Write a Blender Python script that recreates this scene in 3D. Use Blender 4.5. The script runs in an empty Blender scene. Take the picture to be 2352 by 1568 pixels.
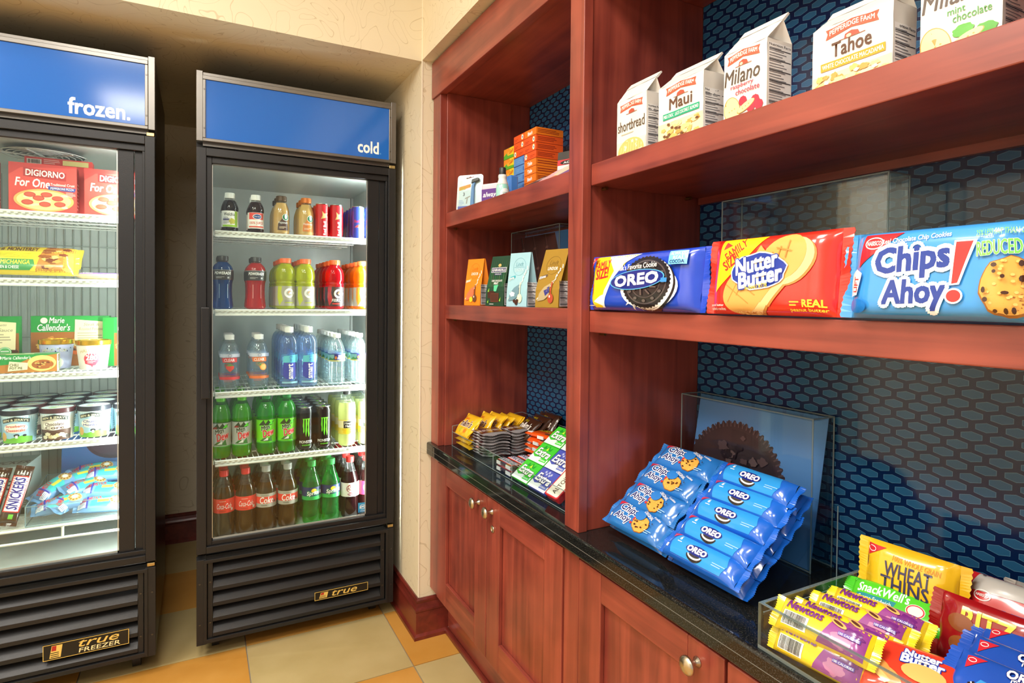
import bpy, bmesh, math, random
from mathutils import Vector, Matrix, Euler, noise
from mathutils.geometry import tessellate_polygon
scn = bpy.context.scene
col = scn.collection
PI = math.pi
# ------------------------------------------------------------------ camera
cam_d = bpy.data.cameras.new('camera')
cam = bpy.data.objects.new('camera', cam_d)
col.objects.link(cam)
FPX, YAW, PITCH, ROLL = 1370.78, .4826, -.0193, .0101
cam_d.sensor_width = 36
cam_d.lens = 36 * FPX / 2352
cam_d.shift_y = -(784 - 717.11) / 2352
cam_d.clip_start = .02
cam.location = (0, 0, 1.245)
_d = Vector((math.sin(YAW) * math.cos(PITCH), math.cos(YAW) * math.cos(PITCH), math.sin(PITCH)))
_r = Vector((math.cos(YAW), -math.sin(YAW), 0))
_u = _r.cross(_d)
_r, _u = _r * math.cos(ROLL) + _u * math.sin(ROLL), _u * math.cos(ROLL) - _r * math.sin(ROLL)
cam.rotation_euler = Matrix((_r, _u, -_d)).transposed().to_euler()
scn.camera = cam
# ------------------------------------------------------------------ world, exposure
scn.view_settings.view_transform = 'Standard'
scn.view_settings.look = 'None'
scn.view_settings.gamma = 1
scn.view_settings.use_curve_mapping = False
scn.view_settings.exposure = -0.22
scn.cycles.transparent_max_bounces = 40
scn.cycles.max_bounces = 10
scn.cycles.diffuse_bounces = 5
scn.cycles.sample_clamp_indirect = 6
wd = bpy.data.worlds.new('world')
scn.world = wd
wd.use_nodes = True
wd.node_tree.nodes['Background'].inputs[0].default_value = (1, .965, .92, 1)
wd.node_tree.nodes['Background'].inputs[1].default_value = .8

def lamp(name, loc, rot, sx, sy, power, colr):
    l = bpy.data.lights.new(name, 'AREA')
    l.shape = 'RECTANGLE'
    l.size, l.size_y, l.energy, l.color = sx, sy, power, colr
    o = bpy.data.objects.new(name, l)
    o.location = loc
    o.rotation_euler = rot
    col.objects.link(o)
    return o
lamp('ceiling_light_lamp', (-.35, .55, 2.70), (0, 0, 0), .55, .55, 42, (1, .955, .89))
lamp('ceiling_light_lamp', (-1.3, 1.2, 2.70), (0, 0, 0), .55, .55, 38, (1, .955, .89))
lamp('ceiling_light_lamp', (-1.5, .0, 2.70), (0, 0, 0), .55, .55, 42, (1, .955, .89))
lamp('ceiling_light_lamp', (-.35, -.9, 2.70), (0, 0, 0), .55, .55, 34, (1, .955, .89))

# ------------------------------------------------------------------ helpers
def lin(c):
    return tuple((x / 12.92 if x <= .04045 else ((x + .055) / 1.055) ** 2.4) for x in (v / 255 for v in c))

MATS = {}
def nd(nt, kind, **kw):
    n = nt.nodes.new(kind)
    for k, v in kw.items():
        setattr(n, k, v)
    return n
def newmat(name):
    m = bpy.data.materials.new(name)
    m.use_nodes = True
    nt = m.node_tree
    return m, nt, nt.nodes['Principled BSDF']
def mat(name, rgb, rough=.5, metal=0., spec=.5, emis=0., var=.06, scale=30., coat=0., bump=0.):
    """plain procedural material: base colour with a little noise"""
    if name in MATS:
        return MATS[name]
    m, nt, b = newmat(name)
    c = lin(rgb)
    n = nd(nt, 'ShaderNodeTexNoise')
    n.inputs['Scale'].default_value = scale
    tc = nd(nt, 'ShaderNodeTexCoord')
    nt.links.new(tc.outputs['Object'], n.inputs['Vector'])
    mx = nd(nt, 'ShaderNodeMix', data_type='RGBA')
    mx.inputs[6].default_value = (*[x * (1 - var) for x in c], 1)
    mx.inputs[7].default_value = (*[min(1, x * (1 + var)) for x in c], 1)
    nt.links.new(n.outputs['Fac'], mx.inputs[0])
    nt.links.new(mx.outputs[2], b.inputs['Base Color'])
    b.inputs['Roughness'].default_value = rough
    b.inputs['Metallic'].default_value = metal
    b.inputs['Specular IOR Level'].default_value = spec
    b.inputs['Coat Weight'].default_value = coat
    b.inputs['Coat Roughness'].default_value = .08
    if emis:
        b.inputs['Emission Color'].default_value = (*c, 1)
        b.inputs['Emission Strength'].default_value = emis
    if bump:
        bp = nd(nt, 'ShaderNodeBump')
        bp.inputs['Strength'].default_value = bump
        bp.inputs['Distance'].default_value = .002
        nt.links.new(n.outputs['Fac'], bp.inputs['Height'])
        nt.links.new(bp.outputs[0], b.inputs['Normal'])
    MATS[name] = m
    return m
def clear(name, tint, gloss=1., body=0., bodycol=None, rough=.02):
    """clear plastic, glass or liquid: tinted transparency, some body colour, Fresnel gloss"""
    if name in MATS:
        return MATS[name]
    m, nt, b = newmat(name)
    nt.nodes.remove(b)
    out = nt.nodes['Material Output']
    tr = nd(nt, 'ShaderNodeBsdfTransparent')
    tr.inputs[0].default_value = (*lin(tint), 1)
    cur = tr.outputs[0]
    if body:
        df = nd(nt, 'ShaderNodeBsdfDiffuse')
        df.inputs[0].default_value = (*lin(bodycol or tint), 1)
        tl = nd(nt, 'ShaderNodeBsdfTranslucent')
        tl.inputs[0].default_value = (*lin(bodycol or tint), 1)
        m0 = nd(nt, 'ShaderNodeMixShader')
        m0.inputs[0].default_value = .5
        nt.links.new(df.outputs[0], m0.inputs[1])
        nt.links.new(tl.outputs[0], m0.inputs[2])
        m1 = nd(nt, 'ShaderNodeMixShader')
        m1.inputs[0].default_value = body
        nt.links.new(cur, m1.inputs[1])
        nt.links.new(m0.outputs[0], m1.inputs[2])
        cur = m1.outputs[0]
    gl = nd(nt, 'ShaderNodeBsdfGlossy')
    gl.inputs['Roughness'].default_value = rough
    lw = nd(nt, 'ShaderNodeLayerWeight')
    lw.inputs[0].default_value = .5
    pw = nd(nt, 'ShaderNodeMath', operation='POWER')
    pw.inputs[1].default_value = 4.
    nt.links.new(lw.outputs['Facing'], pw.inputs[0])
    mu = nd(nt, 'ShaderNodeMath', operation='MULTIPLY_ADD')
    mu.inputs[1].default_value = .8 * gloss
    mu.inputs[2].default_value = .04 * gloss
    nt.links.new(pw.outputs[0], mu.inputs[0])
    m2 = nd(nt, 'ShaderNodeMixShader')
    nt.links.new(mu.outputs[0], m2.inputs[0])
    nt.links.new(cur, m2.inputs[1])
    nt.links.new(gl.outputs[0], m2.inputs[2])
    nt.links.new(m2.outputs[0], out.inputs[0])
    MATS[name] = m
    return m
def printmat(name, rough=.35, coat=0., spec=.5):
    """printed colour stored per face"""
    m, nt, b = newmat(name)
    a = nd(nt, 'ShaderNodeAttribute', attribute_name='ink')
    nt.links.new(a.outputs['Color'], b.inputs['Base Color'])
    b.inputs['Roughness'].default_value = rough
    b.inputs['Specular IOR Level'].default_value = spec
    b.inputs['Coat Weight'].default_value = coat
    b.inputs['Coat Roughness'].default_value = .1
    return m
INK = printmat('printed_ink', .4)
INKG = printmat('glossy_film_ink', .22, .35)

class MB:
    """collects faces; build() makes ONE mesh object"""
    def __init__(s):
        s.v, s.f, s.c, s.sm, s.mi = [], [], [], [], []
    def add(s, vs, fs, c=None, sm=False, mi=0):
        o = len(s.v)
        s.v += [tuple(p) for p in vs]
        for f in fs:
            s.f.append([i + o for i in f])
            s.c.append(c)
            s.sm.append(sm)
            s.mi.append(mi)
        return s
    def box(s, x0, x1, y0, y1, z0, z1, c=None, mi=0):
        return s.add([(x0, y0, z0), (x1, y0, z0), (x1, y1, z0), (x0, y1, z0), (x0, y0, z1), (x1, y0, z1), (x1, y1, z1), (x0, y1, z1)],
                     [(0, 3, 2, 1), (4, 5, 6, 7), (0, 1, 5, 4), (1, 2, 6, 5), (2, 3, 7, 6), (3, 0, 4, 7)], c, False, mi)
    def lathe(s, prof, n=32, c=None, o=(0, 0, 0), mi=0, lob=None):
        """prof: (r, z) from bottom to top; closed with caps when r > 0"""
        vs, fs = [], []
        for k, (r, z) in enumerate(prof):
            for i in range(n):
                a = 2 * PI * i / n
                rr = r if lob is None else r * lob(a, z)
                vs.append((o[0] + rr * math.cos(a), o[1] + rr * math.sin(a), o[2] + z))
        m = len(prof)
        for k in range(m - 1):
            for i in range(n):
                j = (i + 1) % n
                fs.append((k * n + i, k * n + j, (k + 1) * n + j, (k + 1) * n + i))
        s.add(vs, fs, c, True, mi)
        b = len(s.v) - len(vs)
        if prof[0][0] > 0:
            s.f.append([b + i for i in range(n)][::-1]); s.c.append(c); s.sm.append(False); s.mi.append(mi)
        if prof[-1][0] > 0:
            s.f.append([b + (m - 1) * n + i for i in range(n)]); s.c.append(c); s.sm.append(False); s.mi.append(mi)
        return s
    def rod(s, p, q, r, n=8, c=None, mi=0):
        p, q = Vector(p), Vector(q)
        d = (q - p).normalized()
        a = d.orthogonal().normalized()
        b = d.cross(a)
        vs = []
        for e in (p, q):
            for i in range(n):
                t = 2 * PI * i / n
                vs.append(e + (a * math.cos(t) + b * math.sin(t)) * r)
        s.add(vs, [(i, (i + 1) % n, n + (i + 1) % n, n + i) for i in range(n)], c, True, mi)
        return s.add(vs, [tuple(range(n))[::-1], tuple(range(n, 2 * n))], c, False, mi)
    def prism(s, poly, axis, a, b, c=None, mi=0):
        """extrude a 2-D polygon along axis 'x', 'y' or 'z' from a to b"""
        n = len(poly)
        def P(u, v, t):
            return {'x': (t, u, v), 'y': (u, t, v), 'z': (u, v, t)}[axis]
        vs = [P(u, v, a) for u, v in poly] + [P(u, v, b) for u, v in poly]
        fs = [(i, (i + 1) % n, n + (i + 1) % n, n + i) for i in range(n)]
        tri = tessellate_polygon([[Vector((u, v, 0)) for u, v in poly]])
        fs += [tuple(t) for t in tri] + [tuple(i + n for i in t) for t in tri]
        s.add(vs, fs, c, False, mi)
        return s
    def grid(s, fn, nu, nv, c=None, sm=True, mi=0):
        vs = [fn(i / nu, j / nv) for j in range(nv + 1) for i in range(nu + 1)]
        w = nu + 1
        return s.add(vs, [(j * w + i, j * w + i + 1, (j + 1) * w + i + 1, (j + 1) * w + i) for j in range(nv) for i in range(nu)], c, sm, mi)
    def mesh(s, name, mats, recalc=True, sharp=None):
        me = bpy.data.meshes.new(name)
        me.from_pydata(s.v, [], s.f)
        for m in mats:
            me.materials.append(m)
        me.polygons.foreach_set('use_smooth', s.sm)
        me.polygons.foreach_set('material_index', s.mi)
        if any(c is not None for c in s.c):
            at = me.color_attributes.new('ink', 'FLOAT_COLOR', 'CORNER')
            buf = []
            cache = {}
            for f, c in zip(s.f, s.c):
                c = c or (200, 200, 200)
                if c not in cache:
                    cache[c] = [*lin(c), 1.]
                buf += cache[c] * len(f)
            at.data.foreach_set('color', buf)
        if recalc:
            bm = bmesh.new()
            bm.from_mesh(me)
            bmesh.ops.recalc_face_normals(bm, faces=bm.faces)
            bm.to_mesh(me)
            bm.free()
        if sharp:
            me.set_sharp_from_angle(angle=math.radians(sharp))
        return me
    def build(s, name, mats, parent=None, bevel=0., recalc=True, sharp=None):
        if not isinstance(mats, (list, tuple)):
            mats = [mats]
        o = bpy.data.objects.new(name, s.mesh(name, mats, recalc, sharp))
        col.objects.link(o)
        o.parent = parent
        if bevel:
            b = o.modifiers.new('bevel', 'BEVEL')
            b.width = bevel
            b.segments = 2
            b.limit_method = 'ANGLE'
        return o
def tag(o, label, cat, group=None):
    o['label'] = label
    o['category'] = cat
    if group:
        o['group'] = group
    return o
def thing(name, label, cat, loc=(0, 0, 0), rot=(0, 0, 0), group=None):
    o = bpy.data.objects.new(name, None)
    o.empty_display_size = .05
    o.location = loc
    o.rotation_euler = rot
    col.objects.link(o)
    return tag(o, label, cat, group)
def struct(o):
    o['kind'] = 'structure'
    return o
def copy_tree(o, loc=None, label=None, group=None, rot=None, parent=None):
    c = o.copy()
    col.objects.link(c)
    c.parent = parent
    if loc is not None:
        c.location = loc
    if rot is not None:
        c.rotation_euler = rot
    if label:
        c['label'] = label
    if group:
        c['group'] = group
    for ch in o.children:
        copy_tree(ch, parent=c)
    return c

# ------------------------------------------------------------------ printed artwork
_T = {}
def text_tris(s, bold=0., shear=0.):
    k = (s, bold, shear)
    if k not in _T:
        cu = bpy.data.curves.new('t', 'FONT')
        cu.body = s
        cu.resolution_u = 2
        cu.offset = bold
        cu.shear = shear
        ob = bpy.data.objects.new('t', cu)
        me = bpy.data.meshes.new_from_object(ob)
        me.calc_loop_triangles()
        vs = [(v.co.x, v.co.y) for v in me.vertices]
        ts = [tuple(t.vertices) for t in me.loop_triangles]
        bpy.data.objects.remove(ob)
        bpy.data.curves.remove(cu)
        bpy.data.meshes.remove(me)
        xs = [v[0] for v in vs] or [0]
        ys = [v[1] for v in vs] or [0]
        _T[k] = (vs, ts, min(xs), min(ys), max(xs), max(ys))
    return _T[k]
class Art:
    """flat print in centimetres on a face; colours are 0-255"""
    def __init__(s):
        s.g = []
    def tris(s, vs, ts, c):
        s.g.append((vs, ts, c, False))
        return s
    def poly(s, pts, c):
        t = tessellate_polygon([[Vector((x, y, 0)) for x, y in pts]])
        return s.tris(list(pts), [tuple(i) for i in t], c)
    def rect(s, x0, y0, x1, y1, c):
        return s.tris([(x0, y0), (x1, y0), (x1, y1), (x0, y1)], [(0, 1, 2), (0, 2, 3)], c)
    def ell(s, cx, cy, rx, ry, c, n=24, a0=0., a1=2 * PI, rot=0.):
        cr, sr = math.cos(rot), math.sin(rot)
        pts = []
        full = a1 - a0 > 6.28
        for i in range(n if full else n + 1):
            t = a0 + (a1 - a0) * i / n
            x, y = rx * math.cos(t), ry * math.sin(t)
            pts.append((cx + x * cr - y * sr, cy + x * sr + y * cr))
        pts.append((cx, cy))
        k = len(pts) - 1
        return s.tris(pts, [(k, i, (i + 1) % k) for i in range(k if full else k - 1)], c)
    def ring(s, cx, cy, rx, ry, w, c, n=28):
        pts, ts = [], []
        for i in range(n):
            t = 2 * PI * i / n
            pts += [(cx + rx * math.cos(t), cy + ry * math.sin(t)), (cx + (rx - w) * math.cos(t), cy + (ry - w) * math.sin(t))]
        for i in range(n):
            a, b = 2 * i, 2 * ((i + 1) % n)
            ts += [(a, b, a + 1), (b, b + 1, a + 1)]
        return s.tris(pts, ts, c)
    def blob(s, cx, cy, rx, ry, c, amp=.15, k=5, seed=0, n=28):
        r = random.Random(seed)
        ph = [r.uniform(0, 6.28) for _ in range(4)]
        pts = []
        for i in range(n):
            t = 2 * PI * i / n
            q = 1 + amp * (math.sin(k * t + ph[0]) * .6 + math.sin((k + 3) * t + ph[1]) * .4)
            pts.append((cx + rx * q * math.cos(t), cy + ry * q * math.sin(t)))
        return s.poly(pts, c)
    def line(s, x0, y0, x1, y1, w, c):
        d = math.hypot(x1 - x0, y1 - y0) or 1
        nx, ny = -(y1 - y0) / d * w / 2, (x1 - x0) / d * w / 2
        return s.tris([(x0 + nx, y0 + ny), (x1 + nx, y1 + ny), (x1 - nx, y1 - ny), (x0 - nx, y0 - ny)], [(0, 1, 2), (0, 2, 3)], c)
    def lines(s, x0, y0, x1, y1, n, c, w=None, seed=1):
        """rows of print too small to read"""
        r = random.Random(seed)
        dy = (y1 - y0) / n
        for i in range(n):
            y = y0 + dy * i
            s.rect(x0, y + dy * .3, x0 + (x1 - x0) * (r.uniform(.6, 1) if w is None else w), y + dy * .68, c)
        return s
    def bars(s, x0, y0, x1, y1, c=(20, 20, 20), n=14, seed=2, vertical=True):
        r = random.Random(seed)
        L = (x1 - x0) if vertical else (y1 - y0)
        for i in range(n):
            a, b = L * i / n, L * (i + r.uniform(.35, .7)) / n
            if vertical:
                s.rect(x0 + a, y0, x0 + b, y1, c)
            else:
                s.rect(x0, y0 + a, x1, y0 + b, c)
        return s
    def text(s, t, x0, y0, x1, y1, c, bold=.02, shear=0., rot=0., out=None, arc=0., keep=False):
        """lettering stretched into the box; out=(colour, width) draws an outline below; arc bends it upward"""
        vs, ts, a, b, e, f = text_tris(t, 0., shear)
        sx, sy = (x1 - x0) / max(e - a, 1e-6), (y1 - y0) / max(f - b, 1e-6)
        cx, cy = (x0 + x1) / 2, (y0 + y1) / 2
        cr, sr = math.cos(rot), math.sin(rot)
        for pas in ((1, 0) if out else (0,)):
            w = (bold + out[1]) if pas else bold
            k = 0 if w <= 0 else (14 if pas and w > .09 else 8 if pas else 4)
            offs = [(0., 0.)] + [(w * math.cos(2 * PI * (i + .5) / k), w * math.sin(2 * PI * (i + .5) / k)) for i in range(k)]
            for n_, (ox, oy) in enumerate(offs):
                pts = []
                for x, y in vs:
                    px, py = x0 + (x - a) * sx + ox * min(sx, sy) - cx, y0 + (y - b) * sy + oy * min(sx, sy) - cy
                    if arc:
                        q = px / ((x1 - x0) / 2)
                        py += arc * (1 - q * q)
                    pts.append((cx + px * cr - py * sr, cy + px * sr + py * cr))
                s.g.append((pts, ts, out[0] if pas else c, n_ > 0))
        return s
    def put(s, S, name, parent, m=None, step=None, dh=.00005, h0=.0003):
        """wrap the print on a surface S(u, v, h) (metres) as one mesh part"""
        mb = MB()
        h = h0 - dh
        for vs, ts, c, near in s.g:
            h += min(dh, .000015) if near else dh
            P = [(x * .01, y * .01) for x, y in vs]
            T = list(ts)
            if step:
                P, T = refine(P, T, step)
            mb.add([S(u, v, h) for u, v in P], T, c, bool(step))
        return mb.build(name, m or INK, parent, recalc=False)
def refine(P, T, step):
    P = list(P)
    mid = {}
    work, done = list(T), []
    def md(i, j):
        k = (i, j) if i < j else (j, i)
        if k not in mid:
            P.append(((P[i][0] + P[j][0]) / 2, (P[i][1] + P[j][1]) / 2))
            mid[k] = len(P) - 1
        return mid[k]
    sx, sy = step
    def L(i, j):
        return max(abs(P[i][0] - P[j][0]) / sx, abs(P[i][1] - P[j][1]) / sy)
    while work:
        a, b, c = work.pop()
        l = (L(a, b), L(b, c), L(c, a))
        m = max(l)
        if m <= 1:
            done.append((a, b, c))
        elif l[0] == m:
            q = md(a, b); work += [(a, q, c), (q, b, c)]
        elif l[1] == m:
            q = md(b, c); work += [(a, b, q), (a, q, c)]
        else:
            q = md(c, a); work += [(a, b, q), (q, b, c)]
    return P, done
def flat(o, u, v, W=9., H=9.):
    """plane mapping: origin, unit u, unit v; print is kept on the face W x H"""
    o, u, v = Vector(o), Vector(u), Vector(v)
    n = u.cross(v)
    lo = 0. if W < 9 else -9.
    return lambda a, b, h: o + u * min(max(a, lo), W) + v * min(max(b, lo), H) + n * h
def cyl_map(R, a0=-PI / 2, z0=0., x0=0., y0=0.):
    """wrap u around a cylinder; u=0 faces a0 (default -y, the viewer)"""
    Rf = R if callable(R) else (lambda z: R)
    def S(u, v, h):
        r = Rf(z0 + v)
        a = a0 + u / Rf(z0)
        return Vector((x0 + (r + h) * math.cos(a), y0 + (r + h) * math.sin(a), z0 + v))
    return S
WHITE, BLACK, RED = (248, 248, 246), (20, 20, 22), (214, 32, 40)
# ------------------------------------------------------------------ setting: materials
def wood(name, axis, dark=(104, 41, 34), light=(156, 72, 56), rough=.34):
    m, nt, b = newmat(name)
    tc = nd(nt, 'ShaderNodeTexCoord')
    mp = nd(nt, 'ShaderNodeMapping')
    sc = {'x': (1.2, 22, 22), 'y': (22, 1.2, 22), 'z': (22, 22, 1.2)}[axis]
    mp.inputs['Scale'].default_value = sc
    nt.links.new(tc.outputs['Object'], mp.inputs[0])
    n1 = nd(nt, 'ShaderNodeTexNoise')
    n1.inputs['Scale'].default_value = 1.6
    n1.inputs['Detail'].default_value = 8
    n1.inputs['Distortion'].default_value = .8
    nt.links.new(mp.outputs[0], n1.inputs['Vector'])
    n2 = nd(nt, 'ShaderNodeTexNoise')
    n2.inputs['Scale'].default_value = 7
    nt.links.new(tc.outputs['Object'], n2.inputs['Vector'])
    ad = nd(nt, 'ShaderNodeMath', operation='MULTIPLY_ADD')
    ad.inputs[1].default_value = .45
    nt.links.new(n2.outputs['Fac'], ad.inputs[0])
    sb = nd(nt, 'ShaderNodeMath', operation='MULTIPLY')
    sb.inputs[1].default_value = .6
    nt.links.new(n1.outputs['Fac'], sb.inputs[0])
    nt.links.new(sb.outputs[0], ad.inputs[2])
    cr = nd(nt, 'ShaderNodeValToRGB')
    cr.color_ramp.elements[0].position = .36
    cr.color_ramp.elements[0].color = (*lin(dark), 1)
    cr.color_ramp.elements[1].position = .68
    cr.color_ramp.elements[1].color = (*lin(light), 1)
    nt.links.new(ad.outputs[0], cr.inputs[0])
    nt.links.new(cr.outputs[0], b.inputs['Base Color'])
    b.inputs['Roughness'].default_value = rough
    b.inputs['Coat Weight'].default_value = .25
    b.inputs['Coat Roughness'].default_value = .25
    return m
WV, WH, WX = wood('cherry_wood_vertical_grain', 'z'), wood('cherry_wood_long_grain', 'y'), wood('cherry_wood_cross_grain', 'x')
WB = wood('mahogany_trim', 'y', (84, 28, 22), (120, 44, 34))
def wallpaper():
    m, nt, b = newmat('cream_scroll_wallpaper')
    tc = nd(nt, 'ShaderNodeTexCoord')
    n = nd(nt, 'ShaderNodeTexNoise')
    n.inputs['Scale'].default_value = 5.5
    n.inputs['Detail'].default_value = 1.5
    n.inputs['Distortion'].default_value = 1.2
    nt.links.new(tc.outputs['Object'], n.inputs['Vector'])
    # thin scroll lines where the warped noise crosses regular levels
    mu = nd(nt, 'ShaderNodeMath', operation='MULTIPLY'); mu.inputs[1].default_value = 9
    fr = nd(nt, 'ShaderNodeMath', operation='FRACT')
    sb = nd(nt, 'ShaderNodeMath', operation='SUBTRACT'); sb.inputs[1].default_value = .5
    ab = nd(nt, 'ShaderNodeMath', operation='ABSOLUTE')
    lt = nd(nt, 'ShaderNodeMath', operation='LESS_THAN'); lt.inputs[1].default_value = .028
    nt.links.new(n.outputs['Fac'], mu.inputs[0])
    for a, c in ((mu, fr), (fr, sb), (sb, ab), (ab, lt)):
        nt.links.new(a.outputs[0], c.inputs[0])
    mx = nd(nt, 'ShaderNodeMix', data_type='RGBA')
    mx.inputs[6].default_value = (*lin((224, 212, 182)), 1)
    mx.inputs[7].default_value = (*lin((204, 189, 156)), 1)
    nt.links.new(lt.outputs[0], mx.inputs[0])
    nt.links.new(mx.outputs[2], b.inputs['Base Color'])
    b.inputs['Roughness'].default_value = .6
    return m
PAPER = wallpaper()
def hexmat():
    m, nt, b = newmat('blue_hexagon_wallcovering')
    tc = nd(nt, 'ShaderNodeTexCoord')
    sx = nd(nt, 'ShaderNodeSeparateXYZ')
    nt.links.new(tc.outputs['Object'], sx.inputs[0])
    def M(op, a, b2=None, c=None):
        n = nd(nt, 'ShaderNodeMath', operation=op)
        for i, q in enumerate((a, b2, c)):
            if q is None:
                continue
            if isinstance(q, (int, float)):
                n.inputs[i].default_value = q
            else:
                nt.links.new(q, n.inputs[i])
        return n.outputs[0]
    py, pz, hw, hs, ht = .0413, .0344, .0154, .0041, .0078
    def lattice(oy, oz):
        y = M('MULTIPLY', sx.outputs[1], 1 / py)
        z = M('MULTIPLY', sx.outputs[2], 1 / pz)
        y = M('ABSOLUTE', M('MULTIPLY', M('SUBTRACT', M('FRACT', M('ADD', y, 100 - oy / py + .5)), .5), py))
        z = M('ABSOLUTE', M('MULTIPLY', M('SUBTRACT', M('FRACT', M('ADD', z, 100 - oz / pz + .5)), .5), pz))
        d1 = M('SUBTRACT', hw, y)
        d2 = M('SUBTRACT', M('MULTIPLY_ADD', y, -(ht - hs) / hw, ht), z)
        return M('MINIMUM', d1, d2)
    d = M('MAXIMUM', lattice(1.0747, 1.1179), lattice(1.0747 + py / 2, 1.1179 + pz / 2))
    inside = M('GREATER_THAN', d, 0.)
    core = M('GREATER_THAN', d, .0006)
    nz = nd(nt, 'ShaderNodeTexNoise')
    nz.inputs['Scale'].default_value = 6
    nt.links.new(tc.outputs['Object'], nz.inputs['Vector'])
    base = nd(nt, 'ShaderNodeMix', data_type='RGBA')
    base.inputs[6].default_value = (*lin((32, 82, 124)), 1)
    base.inputs[7].default_value = (*lin((42, 100, 142)), 1)
    nt.links.new(nz.outputs['Fac'], base.inputs[0])
    m1 = nd(nt, 'ShaderNodeMix', data_type='RGBA')
    m1.inputs[6].default_value = (*lin((8, 32, 74)), 1)
    m1.inputs[7].default_value = (*lin((90, 142, 176)), 1)
    nt.links.new(inside, m1.inputs[0])
    m2 = nd(nt, 'ShaderNodeMix', data_type='RGBA')
    nt.links.new(core, m2.inputs[0])
    nt.links.new(m1.outputs[2], m2.inputs[6])
    nt.links.new(base.outputs[2], m2.inputs[7])
    nt.links.new(m2.outputs[2], b.inputs['Base Color'])
    b.inputs['Roughness'].default_value = .12
    b.inputs['Specular IOR Level'].default_value = .45
    return m
HEX = hexmat()
def tilemat(name, a, b_):
    m, nt, b = newmat(name)
    tc = nd(nt, 'ShaderNodeTexCoord')
    n = nd(nt, 'ShaderNodeTexNoise')
    n.inputs['Scale'].default_value = 5
    n.inputs['Detail'].default_value = 5
    geo = nd(nt, 'ShaderNodeNewGeometry')
    nt.links.new(geo.outputs['Position'], n.inputs['Vector'])
    cr = nd(nt, 'ShaderNodeValToRGB')
    cr.color_ramp.elements[0].position, cr.color_ramp.elements[1].position = .3, .7
    cr.color_ramp.elements[0].color, cr.color_ramp.elements[1].color = (*lin(a), 1), (*lin(b_), 1)
    nt.links.new(n.outputs['Fac'], cr.inputs[0])
    nt.links.new(cr.outputs[0], b.inputs['Base Color'])
    b.inputs['Roughness'].default_value = .42
    return m
T1 = tilemat('pale_sand_ceramic', (176, 155, 103), (192, 172, 122))
T2 = tilemat('ochre_ceramic', (190, 133, 52), (206, 152, 74))
GROUT = mat('grey_grout', (150, 142, 128), .8)
CEIL = mat('white_ceiling_paint', (236, 230, 216), .7)
def granite():
    m, nt, b = newmat('black_granite')
    tc = nd(nt, 'ShaderNodeTexCoord')
    v = nd(nt, 'ShaderNodeTexNoise')
    v.inputs['Scale'].default_value = 420
    v.inputs['Detail'].default_value = 3
    nt.links.new(tc.outputs['Object'], v.inputs['Vector'])
    cr = nd(nt, 'ShaderNodeValToRGB')
    cr.color_ramp.elements[0].position, cr.color_ramp.elements[1].position = .5, .75
    cr.color_ramp.elements[0].color, cr.color_ramp.elements[1].color = (.006, .007, .007, 1), (.05, .05, .048, 1)
    nt.links.new(v.outputs['Fac'], cr.inputs[0])
    nt.links.new(cr.outputs[0], b.inputs['Base Color'])
    b.inputs['Roughness'].default_value = .07
    return m
GRAN = granite()
NICKEL = mat('brushed_nickel', (200, 190, 168), .28, 1.)
BRASSP = mat('brass_pin', (150, 125, 70), .35, 1.)

# ------------------------------------------------------------------ setting: room shell
YA, XW, ZS, ZC = 2.085, .715, 2.108, 2.75          # alcove mouth, alcove side wall, soffit underside, ceiling
XL, YB, YOPEN = -2.4, 3.46, -2.2
fl = struct(MB().box(XL, 1.2, YOPEN, YB, -.06, -.004).build('floor', GROUT))
px, py_ = .4985, .3815
tm = []
for m_ in (T1, T2):
    tm.append(MB().box(-px / 2 + .002, px / 2 - .002, -py_ / 2 + .002, py_ / 2 - .002, -.004, 0).mesh('tile', [m_]))
for i in range(-6, 3):
    for j in range(-11, 5):
        x0, y0 = .148 + i * px, 1.927 + j * py_
        if x0 < XL - .05 or x0 + px > 1.2 + px or y0 + py_ > YB + .3 or y0 < YOPEN - .05:
            continue
        if x0 + px > 1.2 or y0 + py_ > YB or x0 < XL or y0 < YOPEN:
            a, b_ = max(x0, XL), min(x0 + px, 1.2)
            c_, d_ = max(y0, YOPEN), min(y0 + py_, YB)
            if b_ - a < .01 or d_ - c_ < .01:
                continue
            MB().box(a + .002, b_ - .002, c_ + .002, d_ - .002, -.004, 0).build('tile', (T1, T2)[(i + j) % 2], fl)
            continue
        o = bpy.data.objects.new('tile', tm[(i + j) % 2])
        o.location = (x0 + px / 2, y0 + py_ / 2, 0)
        o.parent = fl
        col.objects.link(o)
struct(MB().box(XL, 1.2, YOPEN, YB + .1, ZC, ZC + .08).build('ceiling', CEIL))
struct(MB().box(-1.1, XW, YB, YB + .1, 0, ZC).build('wall_back', PAPER))
# solid pier to the right of the alcove, and the wall behind the shelving
struct(MB().box(XW, 1.24, YA, YB + .1, 0, ZC).build('wall_pier', PAPER))
struct(MB().box(1.14, 1.24, YOPEN, YA, 0, ZC).build('wall_right', PAPER))
struct(MB().box(-1.2, -1.1, YA, YB + .1, 0, ZC).build('wall_alcove_left', PAPER))
struct(MB().box(XL, -1.2, YA, YA + .1, 0, ZC).build('wall_front_left', CEIL))
struct(MB().box(XL - .1, XL, YOPEN, YA + .1, 0, ZC).build('wall_left', CEIL))
struct(MB().box(-1.1, XW, YA, YB, ZS, ZC).build('wall_soffit', PAPER))
struct(MB().box(XW, 1.14, YOPEN, YA, ZS + .004, ZC).build('wall_soffit_right', PAPER))
struct(MB().box(XW - .002, XW + .002, YA - .002, YA + .002, .15, ZC).build('trim_corner', mat('pale_corner_bead', (240, 232, 208), .5)))
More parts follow.
